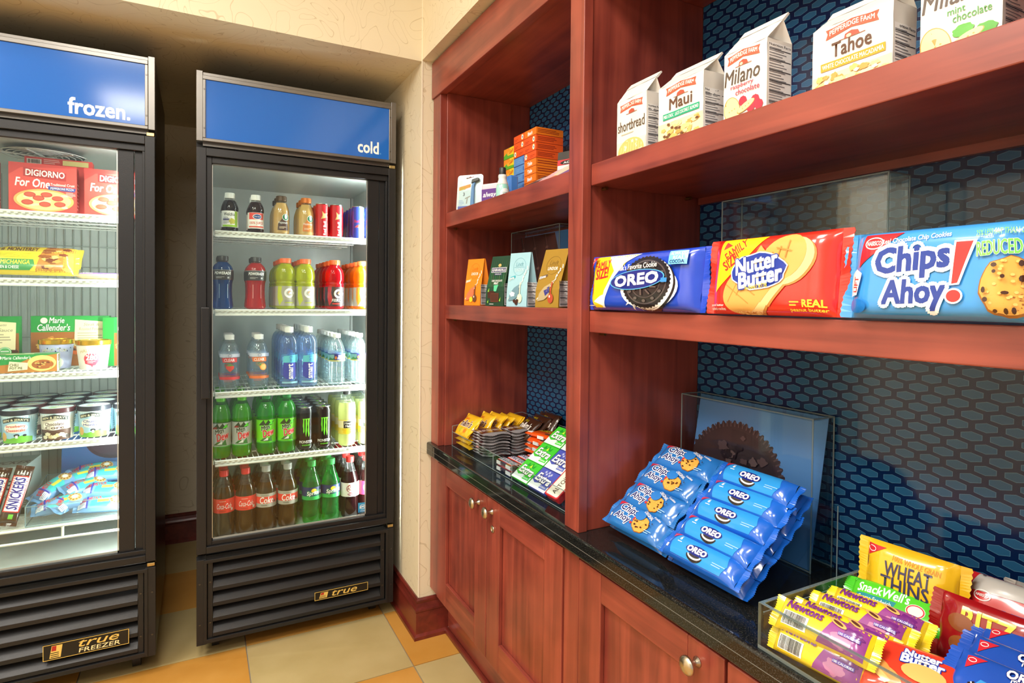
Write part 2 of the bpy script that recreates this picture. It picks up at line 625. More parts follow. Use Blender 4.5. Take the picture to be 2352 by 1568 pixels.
# baseboards: moulded board, cap and shoe
prof = [(0, 0), (.021, 0), (.021, .012), (.013, .02), (.013, .098), (.016, .102), (.016, .108), (.012, .116), (.009, .130), (.011, .135), (.011, .142), (.005, .147), (0, .147)]
def baseboard(name, pts):
    """pts: wall line corners; the board lies to the LEFT-hand side of travel"""
    mb = MB()
    n = len(pts)
    rings = []
    for k, p in enumerate(pts):
        p = Vector(p)
        ns = []
        if k > 0:
            d = (p - Vector(pts[k - 1])).normalized(); ns.append(Vector((-d.y, d.x)))
        if k < n - 1:
            d = (Vector(pts[k + 1]) - p).normalized(); ns.append(Vector((-d.y, d.x)))
        if len(ns) == 2:
            mdir = (ns[0] + ns[1]); mdir = mdir / (1 + ns[0].dot(ns[1]))
        else:
            mdir = ns[0]
        rings.append([(p.x + mdir.x * a, p.y + mdir.y * a, z) for a, z in prof])
    m = len(prof)
    for k in range(n - 1):
        mb.add(rings[k] + rings[k + 1], [(i, i + 1, m + i + 1, m + i) for i in range(m - 1)])
    mb.add(rings[0], [tuple(range(m))]); mb.add(rings[-1], [tuple(range(m))])
    return struct(mb.build(name, WB))
baseboard('baseboard_back', [(XW, YB), (-1.1, YB)])
baseboard('baseboard_right', [(.84, YA), (XW, YA), (XW, YB - .022)])

# ------------------------------------------------------------------ ceiling light fixtures
for lx, ly, w in ((-.35, .55, 'over the aisle'), (-1.3, 1.2, 'near the freezer'), (-1.5, .0, 'near the left wall'), (-.35, -.9, 'near the room entrance')):
    t = thing('ceiling_light', 'square white recessed ceiling light ' + w, 'light', (lx, ly, ZC - .03))
    fm = MB()
    for a, b_, c_, d_ in ((-.32, .32, -.32, -.28), (-.32, .32, .28, .32), (-.32, -.28, -.28, .28), (.28, .32, -.28, .28)):
        fm.box(a, b_, c_, d_, 0, .029)
    fm.build('frame', mat('white_enamel', (235, 235, 232), .4), t)
    MB().box(-.28, .28, -.28, .28, .012, .02).build('diffuser', mat('lit_diffuser', (255, 244, 224), .5, emis=1.5), t)

# ------------------------------------------------------------------ built-in shelving
XF, XS, XB = .757, .779, 1.117
YL0, YL1, YM0, YM1, YR0, YR1 = 2.078, 2.001, 1.169, 1.112, .281, .224
ZT, ZH = .722, 1.976
su = thing('built_in_shelving', 'cherry wood built-in shelving with two open bays above the black counter', 'shelving', (XF, 1.15, ZT))
O = Vector((XF, 1.15, ZT))
def sbox(name, x0, x1, y0, y1, z0, z1, m, bevel=.0015, par=None):
    mb = MB().box(x0 - O.x, x1 - O.x, y0 - O.y, y1 - O.y, z0 - O.z, z1 - O.z)
    return mb.build(name, m, par or su, bevel)
hd = sbox('header_board', XF - .006, XS, YR1 - .004, YL0 + .004, ZH, 2.105, WH)
sbox('top_panel', XS, XB, YR1, YL0, 1.982, 2.10, WH)
for nm, a, b_ in (('stile', YL1 + .007, YL0), ('stile', YM1, YM0), ('stile', YR1, YR0)):
    sbox(nm, XF, XS + .002, a, b_, ZT, ZH, WV)
sbox('side_panel', XS + .002, XB, YL1, YL0, ZT, 1.982, WV)
sbox('divider_panel', XS + .002, XB, YM1 + .004, YM0 - .004, ZT, 1.982, WV)
sbox('side_panel', XS + .002, XB, YR1, YR0, ZT, 1.982, WV)
for a, b_ in ((YM0 - .004, YL1), (YR0, YM1 + .004)):
    sbox('back_panel', XB, XB + .02, a, b_, ZT, 1.982, HEX, 0)
for a, b_, z0, z1 in ((YM0, YL1, 1.504, 1.555), (YM0, YL1, 1.179, 1.228), (YR0, YM1, 1.505, 1.553), (YR0, YM1, 1.176, 1.224)):
    sh = sbox('shelf', XS, XB, a + .001, b_ - .001, z0, z1, WH, .002)
    if z1 > 1.5:
        MB().box(XB - .012 - O.x, XB - O.x, a - O.y, b_ - O.y, z0 - .016 - O.z, z0 - O.z).build('back_rail', WH, sh)
    for yy in (a + .006, b_ - .006):
        for xx in (XS + .035, XB - .05):
            mb = MB().rod((xx - O.x, yy - .008 - O.y, z0 - .004 - O.z), (xx - O.x, yy + .008 - O.y, z0 - .004 - O.z), .004)
            mb.build('shelf_pin', BRASSP, sh)
# ------------------------------------------------------------------ counter and base cabinets
XK = .742
def rounded_edge(x0, x1, z0, z1, r):
    pts = [(x1, z0), (x1, z1)]
    for k in range(6):
        t = k / 5 * PI / 2
        pts.append((x0 + r - r * math.sin(t), z1 - r + r * math.cos(t)))
    zm = (z0 + z1) / 2
    pts += [(x0, zm + .0007), (x0 + .0008, zm), (x0, zm - .0007)]
    for k in range(6):
        t = k / 5 * PI / 2
        pts.append((x0 + r - r * math.cos(t), z0 + r - r * math.sin(t)))
    return pts
ct = thing('countertop', 'polished black granite countertop under the shelving', 'countertop', (XK, 1.15, .677))
mb = MB()
mb.prism([(x - XK, z - .677) for x, z in rounded_edge(XK, 1.135, .677, ZT, .006)], 'y', .12 - 1.15, 2.082 - 1.15)
mb.build('granite_slab', GRAN, ct)
MB().box(-.0003, .0004, .13 - 1.15, 2.08 - 1.15, .0219, .0227).build('seam_line', mat('pale_seam', (112, 112, 106), .5), ct)
def base_cab(label, y0, y1, stiles, doors):
    t = thing('base_cabinet', label, 'cabinet', (XF, (y0 + y1) / 2, 0))
    o = Vector((XF, (y0 + y1) / 2, 0))
    def bb(name, x0, x1, a, b_, z0, z1, m, bev=.0012, par=None):
        return MB().box(x0 - o.x, x1 - o.x, a - o.y, b_ - o.y, z0 - o.z, z1 - o.z).build(name, m, par or t, bev)
    bb('carcass', XF + .012, 1.13, y0, y1, .185, .676, WV)
    bb('toe_kick', .828, .85, y0, y1, 0, .184, WH)
    bb('shoe_moulding', .812, .828, y0, y1, 0, .02, WB, .005)
    for a, b_ in stiles:
        bb('stile', XF, XF + .011, a, b_, .183, .676, WV)
    for a, b_, kn, lock in doors:
        z0, z1 = .183, .668
        dr = bb('door', XF + .008, XF + .0115, a, b_, z0, z1, WV)
        w = .082
        fr = [('door_stile', a, a + w, z0, z1, WV), ('door_stile', b_ - w, b_, z0, z1, WV), ('door_rail', a + w, b_ - w, z0, z0 + w, WH), ('door_rail', a + w, b_ - w, z1 - w + .02, z1, WH)]
        for nm, p, q, r, s_, m_ in fr:
            bb(nm, XF - .004, XF + .008, p, q, r, s_, m_, .002, dr)
        # knob: turned stem and oval head
        k = MB().lathe([(.009, 0), (.009, .002), (.005, .006), (.0045, .016), (.013, .020), (.0165, .023), (.016, .027), (.010, .031), (.0, .032)], 24)
        ko = k.build('knob', NICKEL, dr)
        ko.location = (XF - .004 - o.x, kn - o.y, .633)
        ko.rotation_euler = (0, -PI / 2, 0)
        if lock:
            l = MB().lathe([(.010, 0), (.010, .003), (.007, .004), (.007, .002), (.003, .002), (.0025, .003), (0, .003)], 20)
            lo = l.build('cam_lock', NICKEL, dr)
            lo.location = (XF - .004 - o.x, kn - .006 - o.y, .584)
            lo.rotation_euler = (0, -PI / 2, 0)
    return t
base_cab('cherry wood base cabinet with two panelled doors beside the cream wall', YM0 + .001, YL0, [(YL1 + .001, YL0)],
         [(1.588, 1.997, 1.640, False), (1.172, 1.584, 1.548, True)])
base_cab('cherry wood base cabinet with panelled doors below the cookie packs', YR1, YM0 - .001, [(1.108, 1.168), (YR1, .256)],
         [(.684, 1.102, .742, False), (.260, .678, .620, False)])
# ------------------------------------------------------------------ glass-door merchandisers
BLK = mat('black_powder_coat', (27, 27, 28), .36, 0, .4, bump=.15, scale=700)
BLKS = mat('black_vinyl_side', (22, 20, 18), .3)
ALU = mat('brushed_dark_aluminium', (120, 117, 112), .34, .85)
LINER = mat('pale_grey_liner', (206, 212, 208), .3)
WIRE = mat('white_coated_wire', (238, 240, 236), .35)
SIGN = mat('blue_sign_panel', (34, 98, 182), .12, emis=.16, var=.01)
SCREW = mat('dark_screw', (90, 88, 84), .3, .9)
GLASS = clear('door_glass', (246, 251, 248), .9)
LED = mat('led_tube', (244, 252, 250), .4, emis=200)
LEDF = mat('freezer_led_tube', (244, 252, 250), .4, emis=120)
GOLD = mat('gold_plate', (206, 168, 74), .25, 1.)
BRASS = mat('hinge_brass', (190, 170, 120), .3, 1.)
def fridge(name, label, x0, yf, zo, word, dot, words2, freezer):
    """front-left-bottom corner x0, yf; about .685 wide, .65 deep, 2 m tall"""
    W = .684
    t = thing(name, label, 'fridge' if not freezer else 'freezer', (x0, yf, 0))
    def bx(nm, a, b_, c_, d_, e, f, m, bev=.0015, par=None):
        return MB().box(a, b_, c_, d_, e + zo, f + zo).build(nm, m, par or t, bev)
    yb, yr = .055, .66
    # shell: sides, back, top and bottom housing
    sh = MB()
    sh.box(.002, .02, yb, yr, .058 + zo, 2.0 + zo).box(W - .02, W - .002, yb, yr, .058 + zo, 2.0 + zo)
    sh.box(.02, W - .02, yr - .03, yr, .058 + zo, 2.0 + zo).box(.02, W - .02, yb, yr - .03, 1.735 + zo, 2.0 + zo).box(.02, W - .02, yb, yr - .03, .058 + zo, .352 + zo)
    sh.build('shell', BLKS, t, .002)
    ln = MB()
    xi0, xi1, zi0, zi1, yk = .020, W - .020, .352, 1.735, yr - .03
    ln.box(xi0, xi0 + .008, yb + .002, yk, zi0 + zo, zi1 + zo).box(xi1 - .008, xi1, yb + .002, yk, zi0 + zo, zi1 + zo)
    ln.box(xi0 + .008, xi1 - .008, yk - .012, yk, zi0 + zo, zi1 + zo)
    ln.box(xi0 + .008, xi1 - .008, yb + .002, yk - .012, zi1 - .012 + zo, zi1 + zo).box(xi0 + .008, xi1 - .008, yb + .002, yk - .012, zi0 + zo, zi0 + .03 + zo)
    ln.build('interior_liner', LINER, t)
    # header sign box
    hb = MB()
    hb.box(0, .019, 0, .10, 1.772 + zo, 2.006 + zo).box(W - .019, W, 0, .10, 1.772 + zo, 2.006 + zo)
    hb.box(.019, W - .019, .004, .10, 1.985 + zo, 2.003 + zo).box(.019, W - .019, .02, .10, 1.76 + zo, 1.985 + zo)
    hb.build('header_box', ALU, t, .001)
    fr = MB()
    for a, b_, e, f in ((.019, W - .019, 1.978, 1.992), (.019, W - .019, 1.772, 1.783), (.019, .028, 1.783, 1.978), (W - .028, W - .019, 1.783, 1.978)):
        fr.box(a, b_, -.002, .02, e + zo, f + zo)
    fr.build('sign_frame', ALU, t, .0015)
    sg = bx('sign_panel', .028, W - .028, .002, .012, 1.783, 1.978, SIGN, 0)
    A = Art()
    if word == 'frozen.':
        A.text(word, 45.6, 2.6, 61.5, 7.4, WHITE, .035)
    else:
        A.text(word, 53.8, 3.2, 61.6, 7.6, WHITE, .035)
        A.rect(62.0, 3.2, 62.6, 3.8, (70, 140, 210))
    A.put(flat((.028 - .028 + .0, .002, 1.783 - .015 + zo), (1, 0, 0), (0, 0, 1)), 'lettering', sg)
    for xx in (.0235, W - .0235):
        for zz in (1.815, 1.945):
            MB().rod((xx, -.003, zz + zo), (xx, -.001, zz + zo), .0028, 10).build('screw', SCREW, t)
    # near-black strip painted as the shade in the gap under the header; hinges
    bx('gap_shade_strip', .0, W, .03, .06, 1.735, 1.772, mat('gap_shade_black', (6, 6, 6), .6), 0)
    bx('hinge', W - .024, W - .002, .004, .03, 1.752, 1.764, BRASS)
    bx('hinge', W - .024, W - .002, .0, .03, .355, .366, BRASS)
    # door
    dz0, dz1 = .371, 1.751
    d = MB()
    gx0, gx1, gz0, gz1 = .047, .580, .408, 1.703
    d.box(0, .030, 0, .045, dz0 + zo, dz1 + zo).box(W - .028, W, 0, .045, dz0 + zo, dz1 + zo)
    d.box(.030, W - .028, 0, .045, 1.724 + zo, dz1 + zo).box(.030, W - .028, 0, .045, dz0 + zo, .393 + zo)
    d.box(.030, gx0, .012, .045, .393 + zo, 1.724 + zo).box(gx0, W - .028, .012, .045, gz1 + zo, 1.724 + zo).box(gx0, W - .028, .012, .045, .393 + zo, gz0 + zo)
    d.box(W - .036, W - .028, .012, .045, gz0 + zo, gz1 + zo)
    dr = d.build('door', BLK, t, .0015)
    MB().box(gx1 + .001, W - .060, .022, .05, gz0 + zo, gz1 + zo).box(W - .058, W - .036, .026, .05, gz0 + zo, gz1 + zo).build('door_mullion', BLK, dr, .001)
    MB().box(gx0, gx1 + .001, .028, .034, gz0 + zo, gz1 + zo).build('door_glass', GLASS, dr)
    g = MB()
    for a, b_, e, f in ((gx0, gx1, gz1 - .003, gz1), (gx0, gx1, gz0, gz0 + .006), (gx0, gx0 + .003, gz0, gz1), (gx1 - .003, gx1, gz0, gz1)):
        g.box(a, b_, .025, .028, e + zo, f + zo)
    g.build('glass_bead', mat('pale_spacer', (190, 196, 190), .3, .6), dr)
    if not freezer:
        MB().box(.013, .040, -.022, -.012, .904 + zo, 1.213 + zo).box(.018, .030, -.012, 0, .93 + zo, .95 + zo).box(.018, .030, -.012, 0, 1.17 + zo, 1.19 + zo).build('handle', BLK, dr, .003)
    # light tube inside, behind the mullion
    lt = MB().rod((W - .089, .063, .44 + zo), (W - .089, .063, 1.69 + zo), .009, 12)
    lt.build('light_tube', LEDF if freezer else LED, t)
    # lower grille: frame, louvres, screws
    f = MB()
    f.box(0, .030, .0, .04, .058 + zo, .352 + zo).box(W - .030, W, .0, .04, .058 + zo, .352 + zo)
    f.box(.030, W - .030, -.004, .04, .338 + zo, .350 + zo).box(.030, W - .030, -.004, .04, .062 + zo, .076 + zo)
    f.box(.022, .032, -.004, 0, .062 + zo, .350 + zo).box(W - .032, W - .022, -.004, 0, .062 + zo, .350 + zo)
    f.box(.034, .050, .004, .04, .076 + zo, .338 + zo).box(W - .050, W - .034, .004, .04, .076 + zo, .338 + zo)
    f.box(.03, W - .03, .05, .06, .06 + zo, .352 + zo)
    f.build('grille_frame', BLK, t, .0012)
    pit = .0525
    lm = MB().prism([(.040, .054), (.040, .051), (.002, .016), (.002, .003), (.006, .003), (.006, .014), (.012, .02)], 'x', .050, W - .050).mesh('louvre', [BLK])
    for k in range(5):
        lo = bpy.data.objects.new('louvre', lm)
        lo.location = (0, 0, .076 + k * pit + zo)
        lo.parent = t
        col.objects.link(lo)
        b = lo.modifiers.new('b', 'BEVEL'); b.width = .002; b.segments = 2; b.limit_method = 'ANGLE'
    for xx in (.010, .042, W - .042, W - .010):
        for zz in (.13, .27):
            MB().rod((xx, -.002 if abs(xx - W / 2) > .31 else .002, zz + zo), (xx, .004, zz + zo), .003, 8).build('screw', SCREW, t)
    # name badge on the louvres
    bw, bh = (.197, .031) if not freezer else (.222, .048)
    bxx = .386 if not freezer else .388
    bz = .129 if not freezer else .118
    bd = MB().box(bxx, bxx + bw, -.003, .001, bz + zo, bz + bh + zo).build('name_badge', mat('badge_black', (14, 13, 12), .3), t)
    A = Art()
    Y, K = (222, 188, 96), (24, 20, 14)
    w_, h_ = bw * 100, bh * 100
    for a, b_, c_, d_ in ((0, 0, w_, .16), (0, h_ - .16, w_, h_), (0, 0, .16, h_), (w_ - .16, 0, w_, h_)):
        A.rect(a, b_, c_, d_, Y)
    A.poly([(1.6, .5), (4.4, .5), (4.9, h_ - .5), (2.2, h_ - .5)], Y)
    A.poly([(2.1, h_ * .55), (3.3, h_ * .55), (3.4, h_ - .6), (2.3, h_ - .6)], (170, 40, 30))
    A.lines(1.9, .6, 4.2, h_ * .5, 3, K, .9)
    if freezer:
        A.text('true', 9.0, 2.3, 19.5, 4.3, Y, .01, .3)
        A.text('FREEZER', 9.0, .6, 19.8, 1.9, (240, 226, 170), .01, .1)
    else:
        A.text('true', 6.3, .6, 15.5, 2.5, Y, .01, .3)
    A.put(flat((bxx, -.003, bz + zo), (1, 0, 0), (0, 0, 1)), 'lettering', bd)
    # casters
    for xx in (.06, W - .06):
        for yy in (.10, .58):
            MB().rod((xx - .012, yy, .027), (xx + .012, yy, .027), .027, 20).box(xx - .02, xx + .02, yy - .015, yy + .015, .05, .06 + zo).build('caster', mat('black_rubber', (18, 18, 18), .6), t)
    # wall standards at the inner corners
    for xx in (xi0 + .008, xi1 - .018):
        MB().box(xx, xx + .010, yk - .03, yk - .012, zi0 + .03 + zo, zi1 - .012 + zo).build('shelf_standard', mat('steel_standard', (150, 152, 150), .35, .8), t)
    return t
def wire_shelf(par, zo, z, x0, x1, y0, y1, lip=.017, step=.0175):
    s = MB()
    z += zo
    s.rod((x0, y0, z - .004), (x1, y0, z - .004), .0042, 8).rod((x0, y0 - .001, z - lip - .002), (x1, y0 - .001, z - lip - .002), .0042, 8)
    s.box(x0, x1, y0 + .002, y0 + .004, z - lip, z - .004)
    s.rod((x0, y1, z - .004), (x1, y1, z - .004), .003, 6)
    for k in range(1, 4):
        yy = y0 + (y1 - y0) * k / 4
        s.rod((x0, yy, z - .007), (x1, yy, z - .007), .003, 6)
    n = int((x1 - x0) / step)
    for i in range(n + 1):
        xx = x0 + (x1 - x0) * i / n
        s.rod((xx, y0 - .002, z - .002), (xx, y1, z - .002), .0016, 5)
        if i < n:
            xm = xx + (x1 - x0) / n * .5
            s.box(xx, xm, y0 - .0055, y0 - .002, z - .0105, z - .0075)
    o = s.build('wire_shelf', WIRE, par)
    # end clips
    for xx in (x0 - .006, x1 + .004):
        MB().box(xx, xx + .004, y0 + .01, y0 + .05, z - .016, z - .002).build('shelf_clip', WIRE, o)
    return o
COLD = fridge('drinks_fridge', 'black glass-door drinks fridge with blue sign reading cold', -.009, 2.2708, 0., 'cold', True, None, False)
for z in (1.483, 1.205, .912, .669):
    wire_shelf(COLD, 0, z, .058, .595, .074, .56)
FREEZ = fridge('upright_freezer', 'black glass-door upright freezer with blue sign reading frozen', -.811, 2.2551, .012, 'frozen.', True, None, True)
# ------------------------------------------------------------------ drinks in the fridge
def interp(prof):
    def f(z):
        for (r0, z0), (r1, z1) in zip(prof, prof[1:]):
            if z0 <= z <= z1 and z1 > z0:
                return r0 + (r1 - r0) * (z - z0) / (z1 - z0)
        return prof[-1][0] if z > prof[-1][1] else prof[0][0]
    return f
CLEARP = clear('clear_pet', (250, 252, 252), 1.2, .05, (230, 236, 236))
def smooth_prof(p, k=3):
    """Catmull-Rom through the profile points"""
    out = []
    for i in range(len(p) - 1):
        a, b_, c, d = p[max(i - 1, 0)], p[i], p[i + 1], p[min(i + 2, len(p) - 1)]
        for j in range(k):
            t = j / k
            q = []
            for m in (0, 1):
                q.append(.5 * (2 * b_[m] + (c[m] - a[m]) * t + (2 * a[m] - 5 * b_[m] + 4 * c[m] - d[m]) * t * t + (3 * b_[m] - a[m] - 3 * c[m] + d[m]) * t ** 3))
            out.append((max(q[0], .0005), min(max(q[1], b_[1]), c[1])))
    return out + [p[-1]]
def bottle(name, label, prof, fill, liq, cap, capc, bands=(), art=None, group=None, lob=None, k=3, z_art=None, clearm=None, capname='cap', neckring=None, n=28):
    t = thing(name, label, 'bottle', group=group)
    P = smooth_prof(prof, k)
    Rf = interp(P)
    mb = MB()
    lo = [(r, z) for r, z in P if z < fill] + [(Rf(fill), fill)]
    hi = [(Rf(fill), fill)] + [(r, z) for r, z in P if z > fill]
    mb.lathe(lo, n, mi=0, lob=lob)
    if len(hi) > 1:
        mb.lathe(hi, n, mi=1)
    mb.build('bottle_body', [liq, clearm or CLEARP], t, sharp=50)
    r, z0, z1 = cap
    c = MB().lathe([(r, z0), (r, z0 + .002), (r * .985, z0 + .003), (r * .985, z1 - .0015), (r * .93, z1)], 24)
    for i in range(24):
        a = 2 * PI * i / 24
        c.rod((r * math.cos(a), r * math.sin(a), z0 + .004), (r * math.cos(a), r * math.sin(a), z1 - .002), .0006, 4)
    c.build(capname, capc, t)
    for q, (a, b_, cc) in enumerate(bands):
        zs = [a + (b_ - a) * i / 6 for i in range(7)]
        m = MB()
        vs, fs = [], []
        for z in zs:
            for i in range(36):
                an = 2 * PI * i / 36
                rr = Rf(z) + .0004 + .0002 * q
                vs.append((rr * math.cos(an), rr * math.sin(an), z))
        for j in range(6):
            for i in range(36):
                fs.append((j * 36 + i, j * 36 + (i + 1) % 36, (j + 1) * 36 + (i + 1) % 36, (j + 1) * 36 + i))
        m.add(vs, fs, cc, True)
        m.build('label', INK, t, recalc=False)
    if art:
        art.put(cyl_map(Rf, z0=z_art), 'label_print', t, step=(.004, .012), dh=.0001, h0=.0012)
    return t
def can(name, label, R, H, body, art, group=None, top=None):
    t = thing(name, label, 'can', group=group)
    mb = MB()
    mb.lathe([(R * .72, 0), (R * .8, .002), (R * .96, .009), (R, .014), (R, H - .017), (R * .97, H - .012), (R * .87, H - .004)], 32)
    mb.build('can_body', body, t, sharp=40)
    tp = MB().lathe([(R * .87, H - .004), (R * .9, H - .001), (R * .88, H), (R * .82, H - .003), (0, H - .003)], 32)
    tp.build('can_lid', mat('can_aluminium', (205, 208, 208), .25, 1.), t)
    tb = MB()
    tb.lathe([(R * .22, 0), (R * .22, .001)], 14, o=(0, -R * .2, H - .0028)).box(-.004, .004, -R * .1, R * .35, H - .0028, H - .0016)
    tb.build('pull_tab', top or mat('can_tab', (190, 192, 192), .3, 1.), t)
    art.put(cyl_map(R, z0=0), 'can_print', t, step=(.004, .012), dh=.0001, h0=.0004)
    return t
USED = set()
ORD = ['', 'second in its row', 'third in its row', 'fourth in its row', 'fifth in its row', 'sixth in its row']
def place(proto, loc, label=None, group=None, rz=0.):
    if proto.name not in USED:
        USED.add(proto.name)
        proto.location = loc
        proto.rotation_euler = (0, 0, rz)
        if label: proto['label'] = label
        if group: proto['group'] = group
        return proto
    return copy_tree(proto, loc, label, group, (0, 0, rz))
def row(proto, x, z, n, R, front, back, gf=None, gb=None, dx=0., y0=2.352, seed=0, y1=None):
    r = random.Random(seed + int(x * 1000))
    for i in range(n):
        place(proto, (x, y0 + R + i * (2 * R + .004) if y1 is None or i == 0 else y1 + i * (2 * R + .0025), z), front if i == 0 else back + ', ' + ORD[i], gf if i == 0 else (gb + ' ' + ORD[i] if gb else None), r.uniform(-.12, .12) if i else 0)
S1, S2, S3, S4, S5 = 1.4835, 1.2055, .9125, .6695, .3825
CW = mat('white_cap', (240, 240, 238), .4)
COR = mat('orange_cap', (240, 110, 50), .4)
CBK = mat('black_cap', (48, 46, 46), .4)
CRD = mat('red_cap', (226, 40, 40), .4)
CGY = mat('silver_cap', (176, 178, 174), .4)
CGN = mat('green_cap', (20, 150, 60), .4)
CLM = mat('lime_cap', (110, 220, 30), .4)
# --- shelf 1: juices
jp = [(.018, 0), (.025, .003), (.0275, .012), (.0275, .072), (.0285, .080), (.0265, .092), (.020, .108), (.0155, .114), (.0155, .124)]
A = Art()
A.rect(-2.6, 0, 2.6, 5.6, WHITE).rect(1.5, 0, 2.6, 5.6, (150, 200, 50)).rect(-2.6, 0, 2.6, .7, (150, 200, 50))
A.text("Welch's", -2.1, 3.9, 1.4, 5.1, (30, 50, 40), .02).rect(-2.4, 2.2, -.2, 2.9, (90, 90, 130)).text('100%', -2.2, 3.0, -.6, 3.5, (90, 90, 130), .01)
A.blob(.6, 2.0, 1.0, 1.0, (196, 190, 80), .2).lines(-2.3, 1.0, -.2, 2.0, 3, (120, 120, 130))
W = bottle('juice_bottle', '', jp, .112, clear('grape_juice', (70, 45, 70), 1, .5, (34, 14, 30)), (.0165, .118, .138), CW, [(.014, .072, (240, 240, 236))], A, z_art=.015)
row(W, .097, S1, 2, .0285, 'dark grape juice bottle with white cap and green-edged label', 'dark grape juice bottle behind the front grape juice', dx=-.004)
A = Art()
A.rect(-2.6, 0, 2.6, 5.6, (246, 240, 236)).rect(-2.6, 3.2, 2.6, 5.6, (226, 70, 60)).ell(.3, 4.2, 1.5, .95, WHITE).ell(.3, 4.2, 1.3, .8, (20, 70, 140))
A.text('Ocean Spray', -.7, 3.9, 1.3, 4.5, WHITE, .01).text('100% JUICE', -2.3, 1.2, 2.3, 2.4, (220, 90, 70), .01).rect(-2.6, .3, 2.6, .8, (226, 90, 70))
W = bottle('juice_bottle', '', jp, .112, clear('cranberry_juice', (110, 40, 40), 1, .5, (60, 14, 18)), (.0165, .118, .138), CW, [(.014, .072, (244, 238, 232))], A, z_art=.015)
row(W, .183, S1, 2, .0285, 'cranberry juice bottle with white cap and red label', 'cranberry juice bottle behind the front cranberry juice', dx=-.005)
gp = [(.022, 0), (.0275, .004), (.0285, .02), (.0285, .068), (.0265, .09), (.0195, .112), (.0165, .120), (.0165, .126)]
for x, capc, lq, c2, kind in ((.271, mat('dark_brown_lid', (66, 44, 30), .4, .4), (186, 150, 92), (70, 40, 24), 'mocha'), (.359, mat('orange_lid', (206, 110, 40), .4, .3), (200, 164, 100), (214, 120, 40), 'caramel')):
    A = Art()
    A.poly([(-1.6, 0), (2.3, 0), (2.3, 1.0), (1.4, 4.2), (.4, 5.8), (-.2, 4.0), (-1.4, 2.4)], c2)
    A.ell(1.2, 4.8, 1.25, 1.25, WHITE).ell(1.2, 4.8, 1.1, 1.1, (10, 110, 70)).ell(1.2, 4.75, .4, .6, WHITE).poly([(.6, 5.2), (1.2, 5.9), (1.8, 5.2)], WHITE)
    A.text('Frappuccino', -1.3, 2.2, 2.0, 3.2, WHITE, .0, .3).lines(-1.0, .5, 1.5, 1.4, 2, (240, 220, 190))
    W = bottle('coffee_bottle', '', gp, .116, mat(kind + '_milk', lq, .15, coat=.6), (.0185, .122, .142), capc, (), A, z_art=.014, capname='lid')
    row(W, x, S1, 3, .0285, 'glass bottle of tan %s coffee drink with %s lid' % (kind, 'dark brown' if kind == 'mocha' else 'orange'), 'glass bottle of tan %s coffee drink behind the front one' % kind, None, 'coffee bottles in the back', dx=-.012)
A = Art()
A.poly([(-1.9, 0), (1.9, 0), (1.9, 12), (-1.9, 12)], (200, 22, 34)).poly([(-.8, 6.5), (2, 7.4), (1.4, 8.0), (1.9, 9.0), (.4, 8.6), (-.4, 9.6), (-.2, 8.0)], (220, 190, 120))
A.text('Red Bull', .1, .8, 1.2, 6.2, WHITE, .0, 0)
A.g = A.g[:2]
A.text('Red Bull', -2.0, 2.6, 3.2, 3.6, WHITE, .02, 0, PI / 2)
W = can('energy_drink_can', '', .0262, .125, mat('red_can', (206, 26, 38), .25, .5), A)
for x in (.417, .470):
    row(W, x, S1, 4, .0262, 'slim red energy drink can at the shelf front', 'slim red energy drink can behind the front cans', 'front red cans', 'rear red cans', dx=.0)
A = Art()
A.poly([(-2.4, 3.4), (2.4, 5.4), (2.4, 12.2), (-2.4, 12.2)], (30, 50, 150)).poly([(-2.4, 0), (2.4, 0), (2.4, 5.4), (-2.4, 3.4)], (186, 192, 204)).poly([(-2.6, 0), (-.2, 0), (-.2, 4.2), (-2.6, 3.4)], (30, 50, 150))
A.text('RedBull', -2.0, 6.2, 2.2, 7.3, (226, 40, 60), .02, .2, .1).ell(.2, 4.6, .6, .6, (240, 200, 60)).poly([(-1.9, 4.2), (-.4, 5.4), (-.3, 4.2)], (220, 60, 60)).poly([(2.2, 4.4), (.8, 5.4), (.7, 4.2)], (220, 60, 60))
W = can('energy_drink_can', '', .0262, .125, mat('blue_silver_can', (60, 80, 160), .25, .6), A)
for x in (.5545, .6065):
    row(W, x, S1, 4, .0262, 'slim blue and silver energy drink can at the shelf front', 'slim blue and silver energy drink can behind the front cans', 'front blue and silver cans', 'rear blue and silver cans', dx=-.006)
# --- shelf 2: sports drinks
pp = [(.026, 0), (.033, .004), (.0345, .014), (.031, .05), (.0315, .09), (.0345, .108), (.0345, .138), (.029, .155), (.019, .166), (.0165, .170), (.0165, .176)]
for x, tc_, nm, bc in ((.074, clear('blue_sport_drink', (60, 130, 200), 1, .45, (30, 110, 190)), 'blue', (70, 110, 150)), (.184, clear('red_sport_drink', (240, 90, 90), 1, .5, (236, 66, 70)), 'coral red', (214, 80, 80))):
    A = Art()
    A.rect(-5.2, 0, 5.2, 3.4, (52, 50, 50)).text('POWERADE', -2.7, 1.9, 2.7, 2.9, WHITE, .03, .15).lines(-2.2, .5, .6, 1.2, 2, (190, 190, 190)).rect(1.4, .5, 2.0, 1.1, (180, 180, 180)).rect(-5.2, 3.3, 5.2, 3.6, (110, 112, 110))
    A.line(-1.2, -6.5, -1.2, -1.5, .12, (190, 220, 240) if 'blue' in nm else (250, 190, 190)).line(1.6, -6.5, 1.6, -1.5, .12, (190, 220, 240) if 'blue' in nm else (250, 190, 190))
    W = bottle('sports_drink_bottle', '', pp, .168, tc_, (.0185, .172, .190), CBK, (), A, z_art=.104)
    row(W, x, S2, 2, .0345, '%s sports drink bottle with black cap and black neck label' % nm, '%s sports drink bottle behind the front one' % nm, dx=.002)
